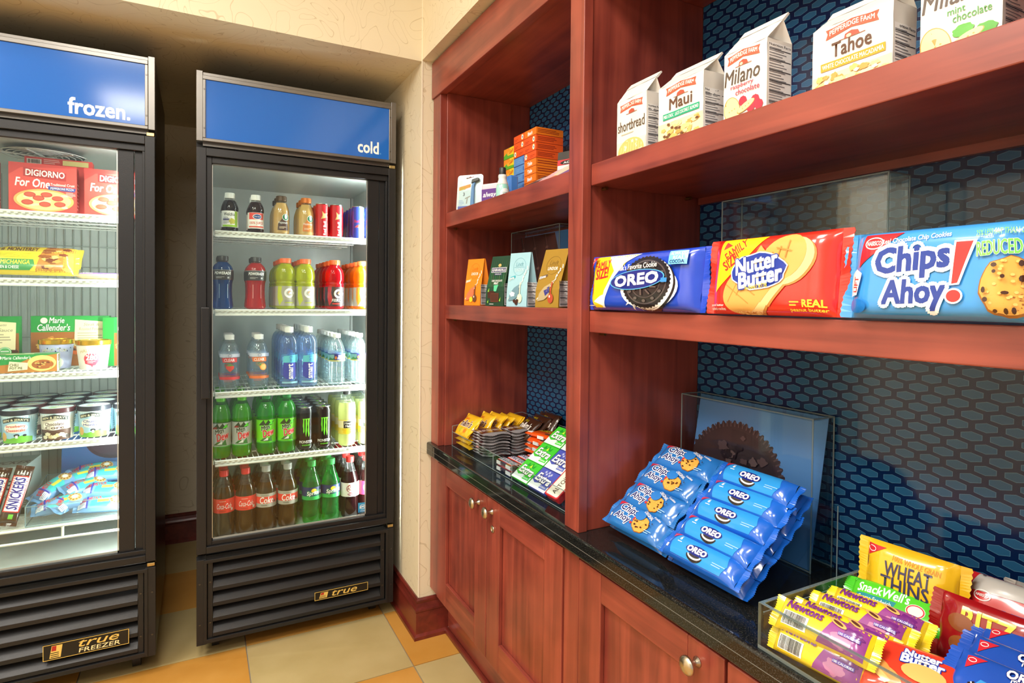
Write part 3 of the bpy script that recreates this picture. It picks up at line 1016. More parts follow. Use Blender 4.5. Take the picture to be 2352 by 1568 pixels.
ga = [(.027, 0), (.0345, .004), (.0355, .012), (.0355, .088), (.034, .092), (.0355, .098), (.0325, .104), (.0355, .112), (.0355, .132), (.031, .152), (.021, .166), (.0185, .170), (.0185, .174)]
def gator(kind, liq, lab, splash, txt):
    A = Art()
    A.rect(-5.4, 0, 5.4, 7.2, lab).poly([(-3.2, 7.2), (-1.6, 7.2), (-1.9, 5.0), (-1.2, 2.2), (-2.6, 0), (-3.4, 3)], splash)
    A.ell(.9, 4.7, 1.75, 1.75, (246, 246, 246)).ell(.9, 4.7, 1.0, 1.0, lab).rect(.9, 4.3, 2.9, 5.1, (246, 246, 246)).poly([(.5, 3.6), (1.2, 4.6), (.8, 4.7), (1.5, 6.0), (.4, 4.8), (.8, 4.7)], (240, 120, 30))
    if txt:
        A.text(txt, -1.6, 1.6, 2.6, 2.7, WHITE, .02, .25).rect(-1.4, .6, 1.2, 1.1, (220, 60, 50))
    else:
        A.lines(-.8, .8, 2.2, 2.2, 3, (150, 150, 140)).rect(-.6, 1.0, 2.4, 1.3, splash)
    return bottle('sports_drink_bottle', '', ga, .172, liq, (.0205, .172, .190), COR, [(.012, .086, lab)], A, z_art=.013)
W = gator('lemon', clear('lemon_sport_drink', (220, 225, 60), 1, .75, (206, 214, 40)), (170, 166, 150), (190, 200, 50), None)
for x in (.287, .358):
    row(W, x, S2, 4, .0355, 'yellow-green sports drink bottle with orange cap at the front', 'yellow-green sports drink bottle behind the front pair', 'front yellow sports drinks', 'rear yellow sports drinks', dx=-.004)
W = gator('fruit', clear('red_fruit_drink', (224, 40, 50), 1, .6, (210, 24, 40)), (52, 42, 44), (180, 30, 40), 'FIERCE')
row(W, .467, S2, 5, .0355, 'bright red sports drink bottle with orange cap and black label', 'bright red sports drink bottle behind the front one', None, 'rear red sports drinks', dx=-.011)
W = gator('orange', clear('orange_fruit_drink', (246, 150, 40), 1, .75, (244, 140, 24)), (190, 186, 176), (240, 150, 40), None)
row(W, .576, S2, 5, .0355, 'orange sports drink bottle with orange cap', 'orange sports drink bottle behind the front one', None, 'rear orange sports drinks', dx=-.013)
# --- shelf 3: waters
WAT = clear('still_water', (244, 250, 252), 1.2, .10, (225, 236, 238))
cw = [(.020, 0), (.029, .004), (.0325, .02), (.0325, .120), (.031, .140), (.024, .162), (.0145, .178), (.0135, .182), (.0135, .186)]
def petal(a, z):
    return 1 - .10 * max(0, (1 - z / .03)) * (.5 + .5 * math.cos(5 * a))
for x, c1, nm in ((.097, (230, 60, 60), 'strawberry'), (.195, (240, 120, 50), 'orange')):
    A = Art()
    A.rect(-2.5, 7.2, 2.5, 8.8, c1).text('CLEAR', -1.9, 7.5, 1.5, 8.5, WHITE, .02).rect(-4.6, 9.0, 4.6, 10.2, (206, 210, 226)).ring(0, 9.6, .6, .5, .1, (90, 90, 150))
    A.rect(-4.6, 1.0, 4.6, 2.0, c1).text('UNSWEET' if nm != 'strawberry' else 'STRAWBERRY', -2.0, 2.6, 2.0, 3.2, (60, 70, 150), .01).lines(-2, .2, 2, .9, 2, (200, 120, 120))
    if nm == 'strawberry':
        A.poly([(-1.3, 5.8), (0, 6.2), (1.3, 5.8), (1.2, 5.0), (0, 3.8), (-1.2, 5.0)], (226, 70, 50)).poly([(-1.2, 6.0), (0, 6.6), (1.2, 6.0), (0, 5.9)], (90, 160, 60))
    else:
        A.ell(1.2, 5.2, 1.2, 1.2, (246, 150, 50)).ell(1.2, 5.2, .9, .9, (250, 190, 110)).poly([(-.4, 5.9), (.6, 6.6), (.4, 5.8)], (90, 160, 60))
    W = bottle('flavoured_water_bottle', '', cw, .17, WAT, (.0155, .182, .200), CW, (), A, lob=petal, z_art=.03)
    row(W, x, S3, 3, .0325, 'clear %s flavoured water bottle with %s label band' % (nm, 'red' if nm == 'strawberry' else 'orange'), 'clear %s flavoured water bottle behind the front one' % nm, None, 'rear %s waters' % nm, dx=-.008)
sw = [(.026, 0), (.032, .004), (.0335, .012), (.0335, .150), (.0325, .168), (.027, .186), (.0155, .200), (.0135, .204), (.0135, .208)]
A = Art()
A.poly([(-2.3, 10.6), (3.0, 11.2), (3.4, 9.6), (2.6, 7.8), (-2.8, 7.4)], (96, 200, 220)).poly([(-2.4, 3.2), (-2.4, 8.2), (2.4, 8.2), (2.4, 3.6), (1.6, 2.2), (.2, 1.6), (-1.4, 2.2)], (52, 60, 170))
A.text('smart', -2.6, 4.1, 3.0, 5.7, WHITE, .03, 0, PI / 2).text('water', -2.2, 10.2, 2.6, 11.4, (60, 110, 190), .0, 0, PI / 2).rect(-3.0, .4, 3.0, 1.1, (140, 190, 210))
W = bottle('smart_water_bottle', '', sw, .195, clear('blue_tinted_water', (214, 228, 244), 1.2, .14, (176, 200, 230)), (.0155, .205, .226), CW, (), A, z_art=.012)
W.name = 'tall_water_bottle'
for x in (.300, .370):
    row(W, x, S3, 5, .0335, 'tall clear water bottle with indigo and turquoise print at the front', 'tall clear water bottle behind the front pair', 'front tall waters', 'rear tall waters', dx=-.007)
dp = [(.024, 0), (.030, .004), (.0315, .012), (.0300, .022), (.0318, .032), (.0300, .042), (.0310, .052), (.0292, .062), (.0310, .072), (.0300, .082), (.0320, .092), (.0322, .122), (.031, .138), (.022, .164), (.0138, .178), (.013, .182), (.013, .185)]
A = Art()
A.rect(-5, 0, 5, 3.0, (120, 170, 170)).rect(-5, 2.6, 5, 3.0, (50, 80, 140)).rect(-5, 0, 5, .4, (220, 200, 110)).poly([(-4, .4), (-3, 1.6), (-2, 1.0), (-1, 1.9), (-1, .4)], (60, 120, 70))
A.rect(-1.4, .5, 2.2, 2.6, (66, 50, 120)).text('DEER', .1, 1.6, 2.0, 2.4, WHITE, .01).text('PARK', -.2, .7, 2.0, 1.5, WHITE, .01).ell(-.8, 1.4, .4, .6, (220, 130, 60))
W = bottle('spring_water_bottle', '', dp, .172, WAT, (.0150, .182, .198), CW, (), A, k=2, z_art=.092)
for x in (.475, .562):
    row(W, x, S3, 6, .0322, 'ribbed spring water bottle with green landscape label at the front', 'ribbed spring water bottle behind the front pair', 'front spring waters', 'rear spring waters', dx=-.012 if x < .5 else -.011)
# --- shelf 4: green soda, energy cans, lemonade
md = [(.022, 0), (.030, .004), (.0332, .020), (.0332, .040), (.0318, .060), (.0325, .085), (.0335, .120), (.0335, .150), (.028, .175), (.017, .195), (.0138, .202), (.0138, .206)]
GRN = clear('green_soda', (120, 230, 30), 1, .45, (96, 214, 20))
GRN2 = clear('bright_green_soda', (70, 220, 60), 1, .4, (50, 200, 40))
for diet in (True, False):
    A = Art()
    bg = (178, 184, 178) if diet else (110, 214, 30)
    A.rect(-5.2, 0, 5.2, 8.6, bg).rect(-5.2, 8.4, 5.2, 8.8, (40, 90, 30)).rect(-5.2, -.2, 5.2, .2, (40, 160, 40))
    A.poly([(-3, 6.4), (-1.2, 8.4), (-.6, 7.0), (.4, 8.4), (1.2, 7.2), (2.6, 8.2), (1.4, 6.4)], (30, 60, 34)).poly([(.4, 6.6), (1.6, 8.0), (2.2, 6.8)], (80, 210, 40)).poly([(-2.6, .6), (-.6, 2.4), (0, .8), (1.4, 2.6), (1.8, .4)], (40, 110, 40)).poly([(-1.4, .8), (.2, 2.0), (.3, .9)], (235, 240, 235))
    A.text('Mtn', -2.2, 4.7, .8, 6.4, (20, 60, 30), .04, .35, .28, out=(WHITE, .03)).text('Dew', -1.7, 2.4, 2.5, 5.0, (214, 30, 44), .05, .4, .28, out=(WHITE, .03))
    if diet:
        A.text('DIET', -2.6, 6.4, -1.2, 7.0, (214, 30, 44), .02)
    W = bottle('soda_bottle', '', md, .192, GRN if diet else GRN2, (.0150, .203, .225), CLM if diet else CGN, [(.044, .132, bg)], A, lob=petal, z_art=.045, clearm=clear('green_pet', (150, 235, 110), 1.))
    for x in ((.069, .138) if diet else (.221, .293)):
        nm = 'green soda bottle with silver label and lime cap' if diet else 'green soda bottle with green label and cap'
        row(W, x, S4, 4, .0335, nm + ' at the front', nm.replace(' and lime cap', '').replace(' and cap', '') + ' behind the front pair', 'front ' + ('diet' if diet else 'regular') + ' green sodas', 'rear ' + ('diet' if diet else 'regular') + ' green sodas', dx=-.003 if diet else -.006)
A = Art()
r = random.Random(5)
for cx in (-.9, 0., .9):
    L = (5.2, 6.6, 5.4)[int(cx + 1)]
    pts = [(cx - .42, 12.2), (cx + .5, 12.2), (cx + .28, 11.6)]
    pts += [(cx + .22 + .12 * r.uniform(-1, 1), 11.6 - L * q) for q in (.2, .4, .6, .8)] + [(cx, 11.8 - L)]
    pts += [(cx - .24 + .12 * r.uniform(-1, 1), 11.6 - L * q) for q in (.8, .6, .4, .2)] + [(cx - .18, 11.6)]
    A.poly(pts, (110, 220, 40))
A.text('MONSTER', -2.5, 2.9, 2.5, 3.9, (235, 238, 235), .02).text('ENERGY', -1.4, 1.9, 1.4, 2.4, (110, 220, 40), .01)
W = can('tall_energy_drink_can', '', .031, .164, mat('black_can', (20, 20, 20), .22, .3), A, top=mat('green_tab', (110, 200, 40), .3, .8))
for x in (.358, .425):
    row(W, x, S4, 5, .031, 'tall black energy drink can with green claw mark at the front', 'tall black energy drink can behind the front pair', 'front black cans', 'rear black cans', dx=-.005 if x < .4 else -.009)
A = Art()
A.rect(-5.2, 0, 5.2, 5.4, (246, 222, 90)).rect(-5.2, 2.4, 5.2, 5.2, (250, 240, 190)).rect(-1.9, 2.3, 1.9, 5.0, (20, 24, 22)).text('Minute', -1.5, 3.8, 1.5, 4.6, WHITE, .02).text('Maid', -1.2, 2.7, 1.0, 3.5, WHITE, .02).rect(-2.4, 1.4, 2.4, 2.0, (240, 200, 40)).ell(-.6, .8, 1.6, .7, (246, 206, 40)).poly([(.6, .4), (1.8, 1.3), (1.6, .4)], (110, 170, 60))
W = bottle('lemonade_bottle', '', md, .170, clear('lemonade', (236, 240, 190), 1, .8, (232, 238, 176)), (.0150, .201, .222), CBK, [(.048, .104, (246, 222, 90))], A, lob=petal, z_art=.049)
row(W, .517, S4, 4, .0335, 'pale lemonade bottle with black cap beside the black cans', 'pale lemonade bottle behind the front ones', 'front lemonades', 'rear lemonades', dx=-.010)
row(W, .594, S4, 4, .0335, 'pale lemonade bottle with black cap against the light tube', 'pale lemonade bottle behind the front ones', None, 'rear lemonades', dx=-.008)
# --- bottom: colas and lemon-lime
ck = [(.022, 0), (.031, .004), (.0340, .016), (.0345, .035), (.0322, .060), (.0330, .080), (.0348, .092), (.0348, .142), (.032, .158), (.022, .186), (.0152, .206), (.0138, .214), (.0138, .220)]
def soda(label_f, label_b, liq, cap, bands, art, xs, n, gf, gb, dx, zart, clearm=None, fill=.182):
    W = bottle('soda_bottle', '', ck, fill, liq, (.0152, .218, .240), cap, bands, art, lob=petal, z_art=zart, clearm=clearm)
    for x in xs:
        row(W, x, S5, n, .0355, label_f, label_b, gf, gb, dx=dx)
COLA = clear('cola', (152, 122, 80), 1, .45, (122, 92, 50))
A = Art()
A.rect(-5.4, 0, 5.4, 5.0, (236, 66, 50)).text('Coca-Cola', -2.5, 1.5, 2.4, 3.4, WHITE, .0, .35).lines(-1.6, 4.0, 1.6, 4.4, 1, (250, 200, 190)).lines(-2, .5, 2, .9, 1, (170, 30, 30)).rect(2.2, .6, 3.0, 1.5, (230, 220, 210))
soda('cola bottle with red cap and red label at the front', 'cola bottle with red cap behind the front pair', COLA, CRD, [(.093, .143, (236, 66, 50))], A, (.079, .151), 4, 'front red-label colas', 'rear red-label colas', .0, .093)
A = Art()
A.rect(-5.4, 0, 5.4, 5.0, (176, 172, 160)).rect(-5.4, 1.4, 5.4, 3.9, (236, 74, 56)).text('Coke', -2.5, 1.5, 2.2, 3.8, WHITE, .02, .2).lines(-2, 4.2, 2, 4.6, 1, (120, 120, 112)).lines(-2, .5, 1, 1.0, 1, (90, 90, 84)).rect(2.3, 1.6, 3.0, 2.3, (60, 60, 60))
soda('cola bottle with silver cap and silver label at the front', 'cola bottle with silver cap behind the front pair', COLA, CGY, [(.093, .143, (176, 172, 160))], A, (.221, .297), 4, 'front silver-label colas', 'rear silver-label colas', -.003, .093)
SPR = clear('lemon_lime_soda', (110, 230, 140), 1, .18, (60, 200, 100))
A = Art()
A.rect(-5.4, .0, 5.4, 1.6, (40, 170, 80)).rect(-5.4, 1.4, 5.4, 4.8, (26, 50, 96)).poly([(-2.4, 1.3), (-2.1, 3.6), (0, 3.2), (2.6, 3.8), (2.2, 1.6), (0, 1.8)], (20, 120, 80)).ell(.3, 3.5, .95, .8, (246, 214, 50)).text('Sprite', -2.2, 1.5, 2.2, 3.4, WHITE, .03, .2, .1, out=((20, 50, 60), .02)).rect(2.6, 2.2, 3.2, 3.4, (230, 235, 235))
soda('green lemon-lime soda bottle with navy label at the front', 'green lemon-lime soda bottle behind the front pair', SPR, CGN, [(.096, .144, (26, 50, 96))], A, (.384, .456), 4, 'front lemon-lime sodas', 'rear lemon-lime sodas', -.012, .096, clear('sprite_pet', (150, 235, 175), 1., .1, (60, 190, 100)))
DRP = clear('dark_soda', (70, 30, 30), 1, .5, (46, 16, 18))
A = Art()
A.rect(-5.4, 0, 5.4, 5.4, (240, 236, 224)).ell(.2, 3.2, 2.2, 1.7, (150, 30, 40)).ell(.2, 3.2, 1.95, 1.45, (240, 236, 224)).text('Dr', -1.4, 3.2, .2, 4.5, (140, 26, 36), .02, .2).text('Pepper', -1.7, 2.2, 2.0, 3.3, (140, 26, 36), .02, .2).ell(-.6, 1.0, .9, .5, (140, 26, 36)).text('Diet', -1.2, .8, 0, 1.3, WHITE, .01).ring(1.2, 1.0, .6, .5, .12, (140, 26, 36))
soda('dark soda bottle with red cap and white oval-logo label', 'dark soda bottle with red cap behind the white-label one', DRP, CRD, [(.088, .142, (240, 236, 224))], A, (.530,), 4, None, 'rear white-label dark sodas', -.012, .088)
A = Art()
A.rect(-5.4, 0, 5.4, 5.4, (160, 20, 50)).ell(.2, 2.8, 2.2, 1.7, (240, 230, 220)).ell(.2, 2.8, 1.95, 1.45, (150, 20, 44)).text('Dr Pepper', -1.6, 2.2, 2.0, 3.4, WHITE, .02, .2)
soda('dark soda bottle with maroon label beside the light tube', 'dark soda bottle behind the maroon-label one', DRP, CRD, [(.088, .142, (160, 20, 50))], A, (.596,), 4, None, 'rear maroon-label dark sodas', -.010, .088)
# energy sticker on the glass
st = thing('glass_sticker', 'small light blue sticker on the drinks fridge glass', 'sticker', (.5425, 2.2708 + .0278, .422))
MB().box(0, .036, -.0006, 0, 0, .037).build('sticker_film', mat('sticker_blue', (50, 150, 200), .3), st)
A = Art()
A.ring(1.8, 2.1, 1.2, .9, .14, WHITE).line(.5, 1.6, 3.1, 2.7, .14, WHITE).text('energy', .8, 1.6, 2.9, 2.5, WHITE, 0, .3).rect(.2, .2, 3.4, .8, (30, 120, 180)).text('STAR', .9, .3, 2.7, .7, WHITE, .0)
A.put(flat((0, -.0006, 0), (1, 0, 0), (0, 0, 1)), 'sticker_print', st, dh=.00003, h0=.0001)
# ------------------------------------------------------------------ packaging helpers
def film(name, c, rough=.22, coat=.75):
    return mat(name, c, rough, 0, .5, coat=coat, var=.03, scale=60)
def pillow(par, W, H, T, m, fin=.010, taper=.03, p=4., seed=0, name='wrapper', nu=22, nv=12, wr=.0012, fins='x', flatb=.9):
    """sealed pillow pack lying in the xy plane, thickness T, crimped fins on the two ends of axis `fins`"""
    def ends(a, L):
        d = max(0., min(a, L - a)) / taper
        return 1 if d >= 1 else math.sin(d * PI / 2) ** .7
    def f(u, v):
        if fins == 'x':
            e, c = ends(u, W), max(0, 1 - abs(2 * v / H - 1) ** p) ** .5
        else:
            e, c = ends(v, H), max(0, 1 - abs(2 * u / W - 1) ** p) ** .5
        n_ = noise.noise(Vector((u * 22, v * 22, seed * 7.3))) * wr * .35 * min(1, e + .3)
        n_ += (noise.noise(Vector((u * 70, v * 55, seed * 3.1))) + .6 * noise.noise(Vector((u * 160, v * 45, seed * 1.7)))) * wr * 1.3 * (1 - e)
        return e * c, n_ * min(1, c * 3)
    def top(u, v, h=0.):
        u, v = min(max(u, 0.), W), min(max(v, 0.), H)
        g, n_ = f(u, v)
        return Vector((u, v, T * (.5 + .5 * g) + n_ + h))
    def bot(u, v):
        g, n_ = f(u, v)
        return Vector((u, v, T * (.5 - .5 * flatb * g) + n_ * .5))
    mb = MB()
    sp = lambda t: .5 - .5 * math.cos(PI * t)
    q = lambda t: t * .5 + sp(t) * .5
    mb.grid(lambda a, b_: top(q(a) * W, q(b_) * H), nu, nv)
    mb.grid(lambda a, b_: bot(q(1 - a) * W, q(b_) * H), nu, nv)
    if fin:
        k = 14
        for s in (0, 1):
            vs = []
            for i in range(2 * k + 1):
                t = i / (2 * k)
                jig = fin + (.0018 if i % 2 else 0.)
                wv = .0025 * math.sin(t * 9 + seed + s * 2)
                if fins == 'x':
                    x = (0 if s == 0 else W); d = -1 if s == 0 else 1
                    vs += [(x, t * H, T * .5 - .0004), (x, t * H, T * .5 + .0004), (x + d * jig, t * H, T * .5 + wv - .0004), (x + d * jig, t * H, T * .5 + wv + .0004)]
                else:
                    y = (0 if s == 0 else H); d = -1 if s == 0 else 1
                    vs += [(t * W, y, T * .5 - .0004), (t * W, y, T * .5 + .0004), (t * W, y + d * jig, T * .5 + wv - .0004), (t * W, y + d * jig, T * .5 + wv + .0004)]
            fs = []
            for i in range(2 * k):
                a, b_ = 4 * i, 4 * i + 4
                fs += [(a + 1, b_ + 1, b_ + 3, a + 3), (a, a + 2, b_ + 2, b_), (a + 2, a + 3, b_ + 3, b_ + 2)]
            mb.add(vs, fs, None, False)
    mb.build(name, m, par)
    return top
def carton(par, W, D, H, m, name='carton', bevel=.001):
    """upright box: x 0..W, y 0..D (front at y=0), z 0..H"""
    MB().box(0, W, 0, D, 0, H).build(name, m, par, bevel)
    return (flat((0, 0, 0), (1, 0, 0), (0, 0, 1), W, H), flat((W, 0, 0), (0, 1, 0), (0, 0, 1), D, H), flat((0, 0, H), (1, 0, 0), (0, 1, 0), W, D))
def pint(label, R0, R1, H, body, lid, art, group=None, lidn='lid', toparts=None):
    t = thing('ice_cream_pint', label, 'ice cream', group=group)
    Rf = lambda z: R0 + (R1 - R0) * z / H
    MB().lathe([(R0 * .96, 0), (R0, .002), (R1, H - .012), (R1 * .98, H - .010)], 36).build('tub', body, t, sharp=40)
    l = MB().lathe([(R1 * 1.0, H - .016), (R1 * 1.05, H - .014), (R1 * 1.05, H - .001), (R1 * 1.02, H), (R1 * .97, H), (R1 * .95, H - .002), (0, H - .002)], 36)
    lo = l.build(lidn, lid, t, sharp=30)
    art.put(cyl_map(Rf, z0=.0), 'tub_print', t, step=(.004, .012), dh=.0001, h0=.0005)
    if toparts:
        toparts.put(flat((0, 0, H - .002), (1, 0, 0), (0, 1, 0)), 'lid_print', t)
    return t
def gable_bag(label, W, D, H1, H2, m, loc, rz, art, side, cat='cookies', flap=None, name='cookie_bag', tilt=0., crease=.012, seed=0):
    """paper bag: straight body to H1, roof folding to a ridge at H2"""
    t = thing(name, label, cat, loc, (tilt, 0, rz))
    rn = random.Random(seed)
    def wob(u, v):
        return .0016 * noise.noise(Vector((u * 35, v * 35, seed * 5.)))
    mb = MB()
    yr = D * .62
    F = lambda u, v, h=0.: Vector((u, -h - wob(u, v) * min(1, v / .03), v))
    mb.grid(lambda a, b_: F(a * W, b_ * H1), 10, 10)
    mb.grid(lambda a, b_: Vector((W + wob(a * D + 3, b_ * H1) * (a * (1 - a) * 4), a * D, b_ * H1)), 8, 10)
    mb.grid(lambda a, b_: Vector((-wob(a * D + 7, b_ * H1) * (a * (1 - a) * 4), D - a * D, b_ * H1)), 8, 10)
    mb.grid(lambda a, b_: Vector((W - a * W, D, b_ * H1)), 6, 6)
    mb.add([(0, 0, 0), (W, 0, 0), (W, D, 0), (0, D, 0)], [(0, 3, 2, 1)])
    R = lambda u, v, h=0.: Vector((u, yr * v - h * .7 + wob(u, v + 5), H1 + (H2 - H1) * v + h * .5 + wob(u + 2, v + 9)))
    mb.grid(lambda a, b_: R(a * W, b_), 10, 6)
    mb.grid(lambda a, b_: Vector((W - a * W, D - (D - yr) * b_, H1 + (H2 - H1) * b_)), 6, 4)
    for s, x in ((1, W), (-1, 0)):
        i = x - s * crease * 1.6
        mb.add([(x, 0, H1), (x, D, H1), (x, yr, H2), (i, D * .5, H1 + (H2 - H1) * .35)], [(0, 1, 3), (1, 2, 3), (2, 0, 3)])
    mb.add([(0, yr - .001, H2), (W, yr - .001, H2), (W, yr + .012, H2 + .014), (0, yr + .012, H2 + .014), (0, yr + .003, H2 - .002), (W, yr + .003, H2 - .002), (W, yr + .015, H2 + .012), (0, yr + .015, H2 + .012)],
           [(0, 1, 2, 3), (7, 6, 5, 4), (3, 2, 6, 7), (0, 3, 7, 4), (1, 5, 6, 2)])
    mb.build('paper_bag', m, t)
    art.put(lambda u, v, h: F(min(max(u, 0), W), min(max(v, .0006), H1), h), 'front_print', t, step=(.012, .012), dh=.00004, h0=.0006)
    side.put(lambda u, v, h: Vector((W + h + wob(u + 3, v) * (u / D * (1 - u / D) * 4), u, v)), 'side_print', t, step=(.02, .02), dh=.00004, h0=.0006)
    if flap:
        flap.put(lambda u, v, h: R(u, v, h), 'roof_print', t, step=(.012, .05), dh=.00004, h0=.0006)
    return t
def wedge_bag(label, W, D, H, top, m, loc, rz, art, side, cat='chocolates', name='chocolate_bag', lean=.35):
    """gift bag tapering to a folded edge: depth D at the base, `top` at the top"""
    t = thing(name, label, cat, loc, (0, 0, rz))
    yt = D * lean
    mb = MB()
    h1 = H * .30
    pr = [(0, 0), (0 + .002, h1), (yt, H), (yt + top, H), (D * .98, h1), (D, 0)]
    n = len(pr)
    mb.add([(0, y, z) for y, z in pr] + [(W, y, z) for y, z in pr], [(i, (i + 1) % n, n + (i + 1) % n, n + i) for i in range(n - 1)] + [(n - 1, 0, n, 2 * n - 1)])
    # gusseted sides
    for x, s in ((0, 1), (W, -1)):
        c = (x + s * .010, D * .5, H * .55)
        c2 = (x + s * .002, D * .5, 0)
        mb.add([(x, y, z) for y, z in pr] + [c, c2], [(0, 1, n, n + 1), (1, 2, n), (2, 3, n), (3, 4, n), (4, 5, n + 1, n)])
    mb.build('paper_bag', m, t)
    d = Vector((0, yt - .002, H - h1)).normalized()
    def S(u, v, h):
        if v <= h1:
            return Vector((u, .002 * v / h1 - h, v))
        q = v - h1
        return Vector((u, .002, h1)) + d * q + Vector((0, -d.z, d.y)) * h
    art.put(S, 'front_print', t, step=(.02, .01), dh=.00004, h0=.0005)
    def SS(u, v, h):
        q = 1 - abs(2 * u / D - 1)
        dep = .010 * q * min(1, v / (H * .55))
        return Vector((W - dep + h * 2 + .0006, u, v))
    side.put(SS, 'side_print', t, step=(.006, .02), dh=.00004, h0=.0005)
    return t
def nutrition(W, H, x0=.2, y0=.3):
    A = Art()
    A.rect(x0, y0, W - x0, H - .2, (236, 236, 234))
    k = (50, 50, 54)
    A.text('Nutrition Facts', x0 + .15, H - .75, W - x0 - .15, H - .35, k, .02)
    n = int((H - y0 - 1) / .42)
    for i in range(n):
        y = H - 1.0 - i * .42
        if y < y0 + .3: break
        A.rect(x0 + .15, y - .14, x0 + .15 + (W - 2 * x0 - .3) * (.55 + .3 * ((i * 7) % 5) / 5), y - .02, (110, 110, 116))
        if i % 4 == 0:
            A.rect(x0 + .15, y - .34, W - x0 - .15, y - .20, k)
    return A
def oreo(A, cx, cy, r, seed=0, cream=True, tilt=0.):
    """chocolate sandwich biscuit picture"""
    if cream:
        A.ell(cx + r * .16, cy - r * .12, r * 1.0, r * .98, (34, 28, 30), 40).ell(cx + r * .10, cy - r * .07, r * .98, r * .97, (244, 244, 246), 40)
    n = 40
    pts = []
    for i in range(2 * n):
        t = PI * i / n
        q = r * (1. if i % 2 else .95)
        pts.append((cx + q * math.cos(t), cy + q * math.sin(t)))
    A.poly(pts, (38, 32, 34))
    A.ring(cx, cy, r * .84, r * .84, r * .05, (84, 74, 74), 36).ring(cx, cy, r * .60, r * .60, r * .03, (78, 68, 68), 30)
    for i in range(12):
        t = 2 * PI * i / 12
        x, y = cx + r * .71 * math.cos(t), cy + r * .71 * math.sin(t)
        A.ell(x, y, r * .075, r * .06, (92, 82, 80), 8)
    for i in range(9):
        t = 2 * PI * i / 9
        A.line(cx + r * .3 * math.cos(t), cy + r * .3 * math.sin(t), cx + r * .52 * math.cos(t + .3), cy + r * .52 * math.sin(t + .3), r * .05, (92, 82, 80))
    return A
def chip_cookie(A, cx, cy, rx, ry, seed=0, bite=False, n=14):
    r = random.Random(seed)
    A.blob(cx, cy, rx, ry, (150, 92, 30), .05, 7, seed).blob(cx, cy + ry * .03, rx * .95, ry * .94, (222, 164, 74), .05, 7, seed)
    for i in range(n * 2):
        t, q = r.uniform(0, 6.28), math.sqrt(r.uniform(0, .8))
        A.ell(cx + rx * q * math.cos(t), cy + ry * q * math.sin(t), rx * .07, ry * .05, (240, 190, 104), 7)
    for i in range(n):
        t, q = r.uniform(0, 6.28), math.sqrt(r.uniform(0, .75))
        A.ell(cx + rx * q * math.cos(t), cy + ry * q * math.sin(t), rx * r.uniform(.07, .13), ry * r.uniform(.06, .12), (66, 36, 22), 8)
    return A
def brand_tri(A, x, y, s, flip=False):
    """red corner triangle with a small oval mark"""
    A.poly([(x, y), (x + s, y), (x, y - s)] if not flip else [(x, y), (x - s, y), (x, y - s)], (206, 34, 48))
    A.ring(x + s * .32, y - s * .3, s * .22, s * .16, s * .04, WHITE, 16).line(x + s * .2, y - s * .1, x + s * .44, y - s * .1, s * .04, WHITE).line(x + s * .32, y - s * .16, x + s * .32, y - s * .02, s * .04, WHITE)
    return A
# ------------------------------------------------------------------ freezer fittings and food
FX, FY, FZ = -.811, 2.2551, .012
for z in (1.509, 1.300, 1.005, .786):
    wire_shelf(FREEZ, 0, z, .058, .595, .080, .56, lip=.018)
# bottom wire rack with front guard
rk = MB()
for yy in [.082 + i * .012 for i in range(38)]:
    rk.rod((.058, yy, .515), (.595, yy, .515), .0018, 5)
for xx in (.06, .24, .42, .594):
    rk.rod((xx, .082, .511), (xx, .54, .511), .003, 6)
rk.rod((.050, .078, .516), (.60, .078, .516), .0042, 8).rod((.050, .076, .478), (.60, .076, .478), .0045, 8)
for xx in (.20, .425, .59):
    rk.rod((xx, .079, .516), (xx, .076, .478), .004, 8)
rk.build('bottom_rack', WIRE, FREEZ)
# wire guard in front of the back wall
gd = MB()
for i in range(22):
    xx = .052 + i * .0272
    gd.rod((xx, .600, .40), (xx, .600, 1.70), .0018, 5)
for zz in (.50, .74, .80, 1.09, 1.36, 1.44):
    gd.rod((.05, .597, zz), (.63, .597, zz), .0022, 5)
gd.build('back_wire_guard', mat('grey_wire', (170, 176, 172), .4), FREEZ)
# ceiling fan guard
fg = MB()
for k in range(6):
    R = .03 + k * .018
    pts = [(.35 + R * math.cos(2 * PI * i / 28), .27 + R * math.sin(2 * PI * i / 28), 1.716) for i in range(28)]
    for i in range(28):
        fg.rod(pts[i], pts[(i + 1) % 28], .0016, 4)
for k in range(3):
    a = k * PI / 3 + .3
    fg.rod((.35 - .12 * math.cos(a), .27 - .12 * math.sin(a), 1.713), (.35 + .12 * math.cos(a), .27 + .12 * math.sin(a), 1.713), .003, 5)
fg.build('fan_guard', WIRE, FREEZ)
MB().lathe([(.11, 1.722), (.11, 1.7235)], 28, o=(.35, .27, 0)).build('fan_opening_shade', mat('fan_shadow_grey', (70, 74, 72), .6), FREEZ)  # grey disc painted as the shade inside the fan opening
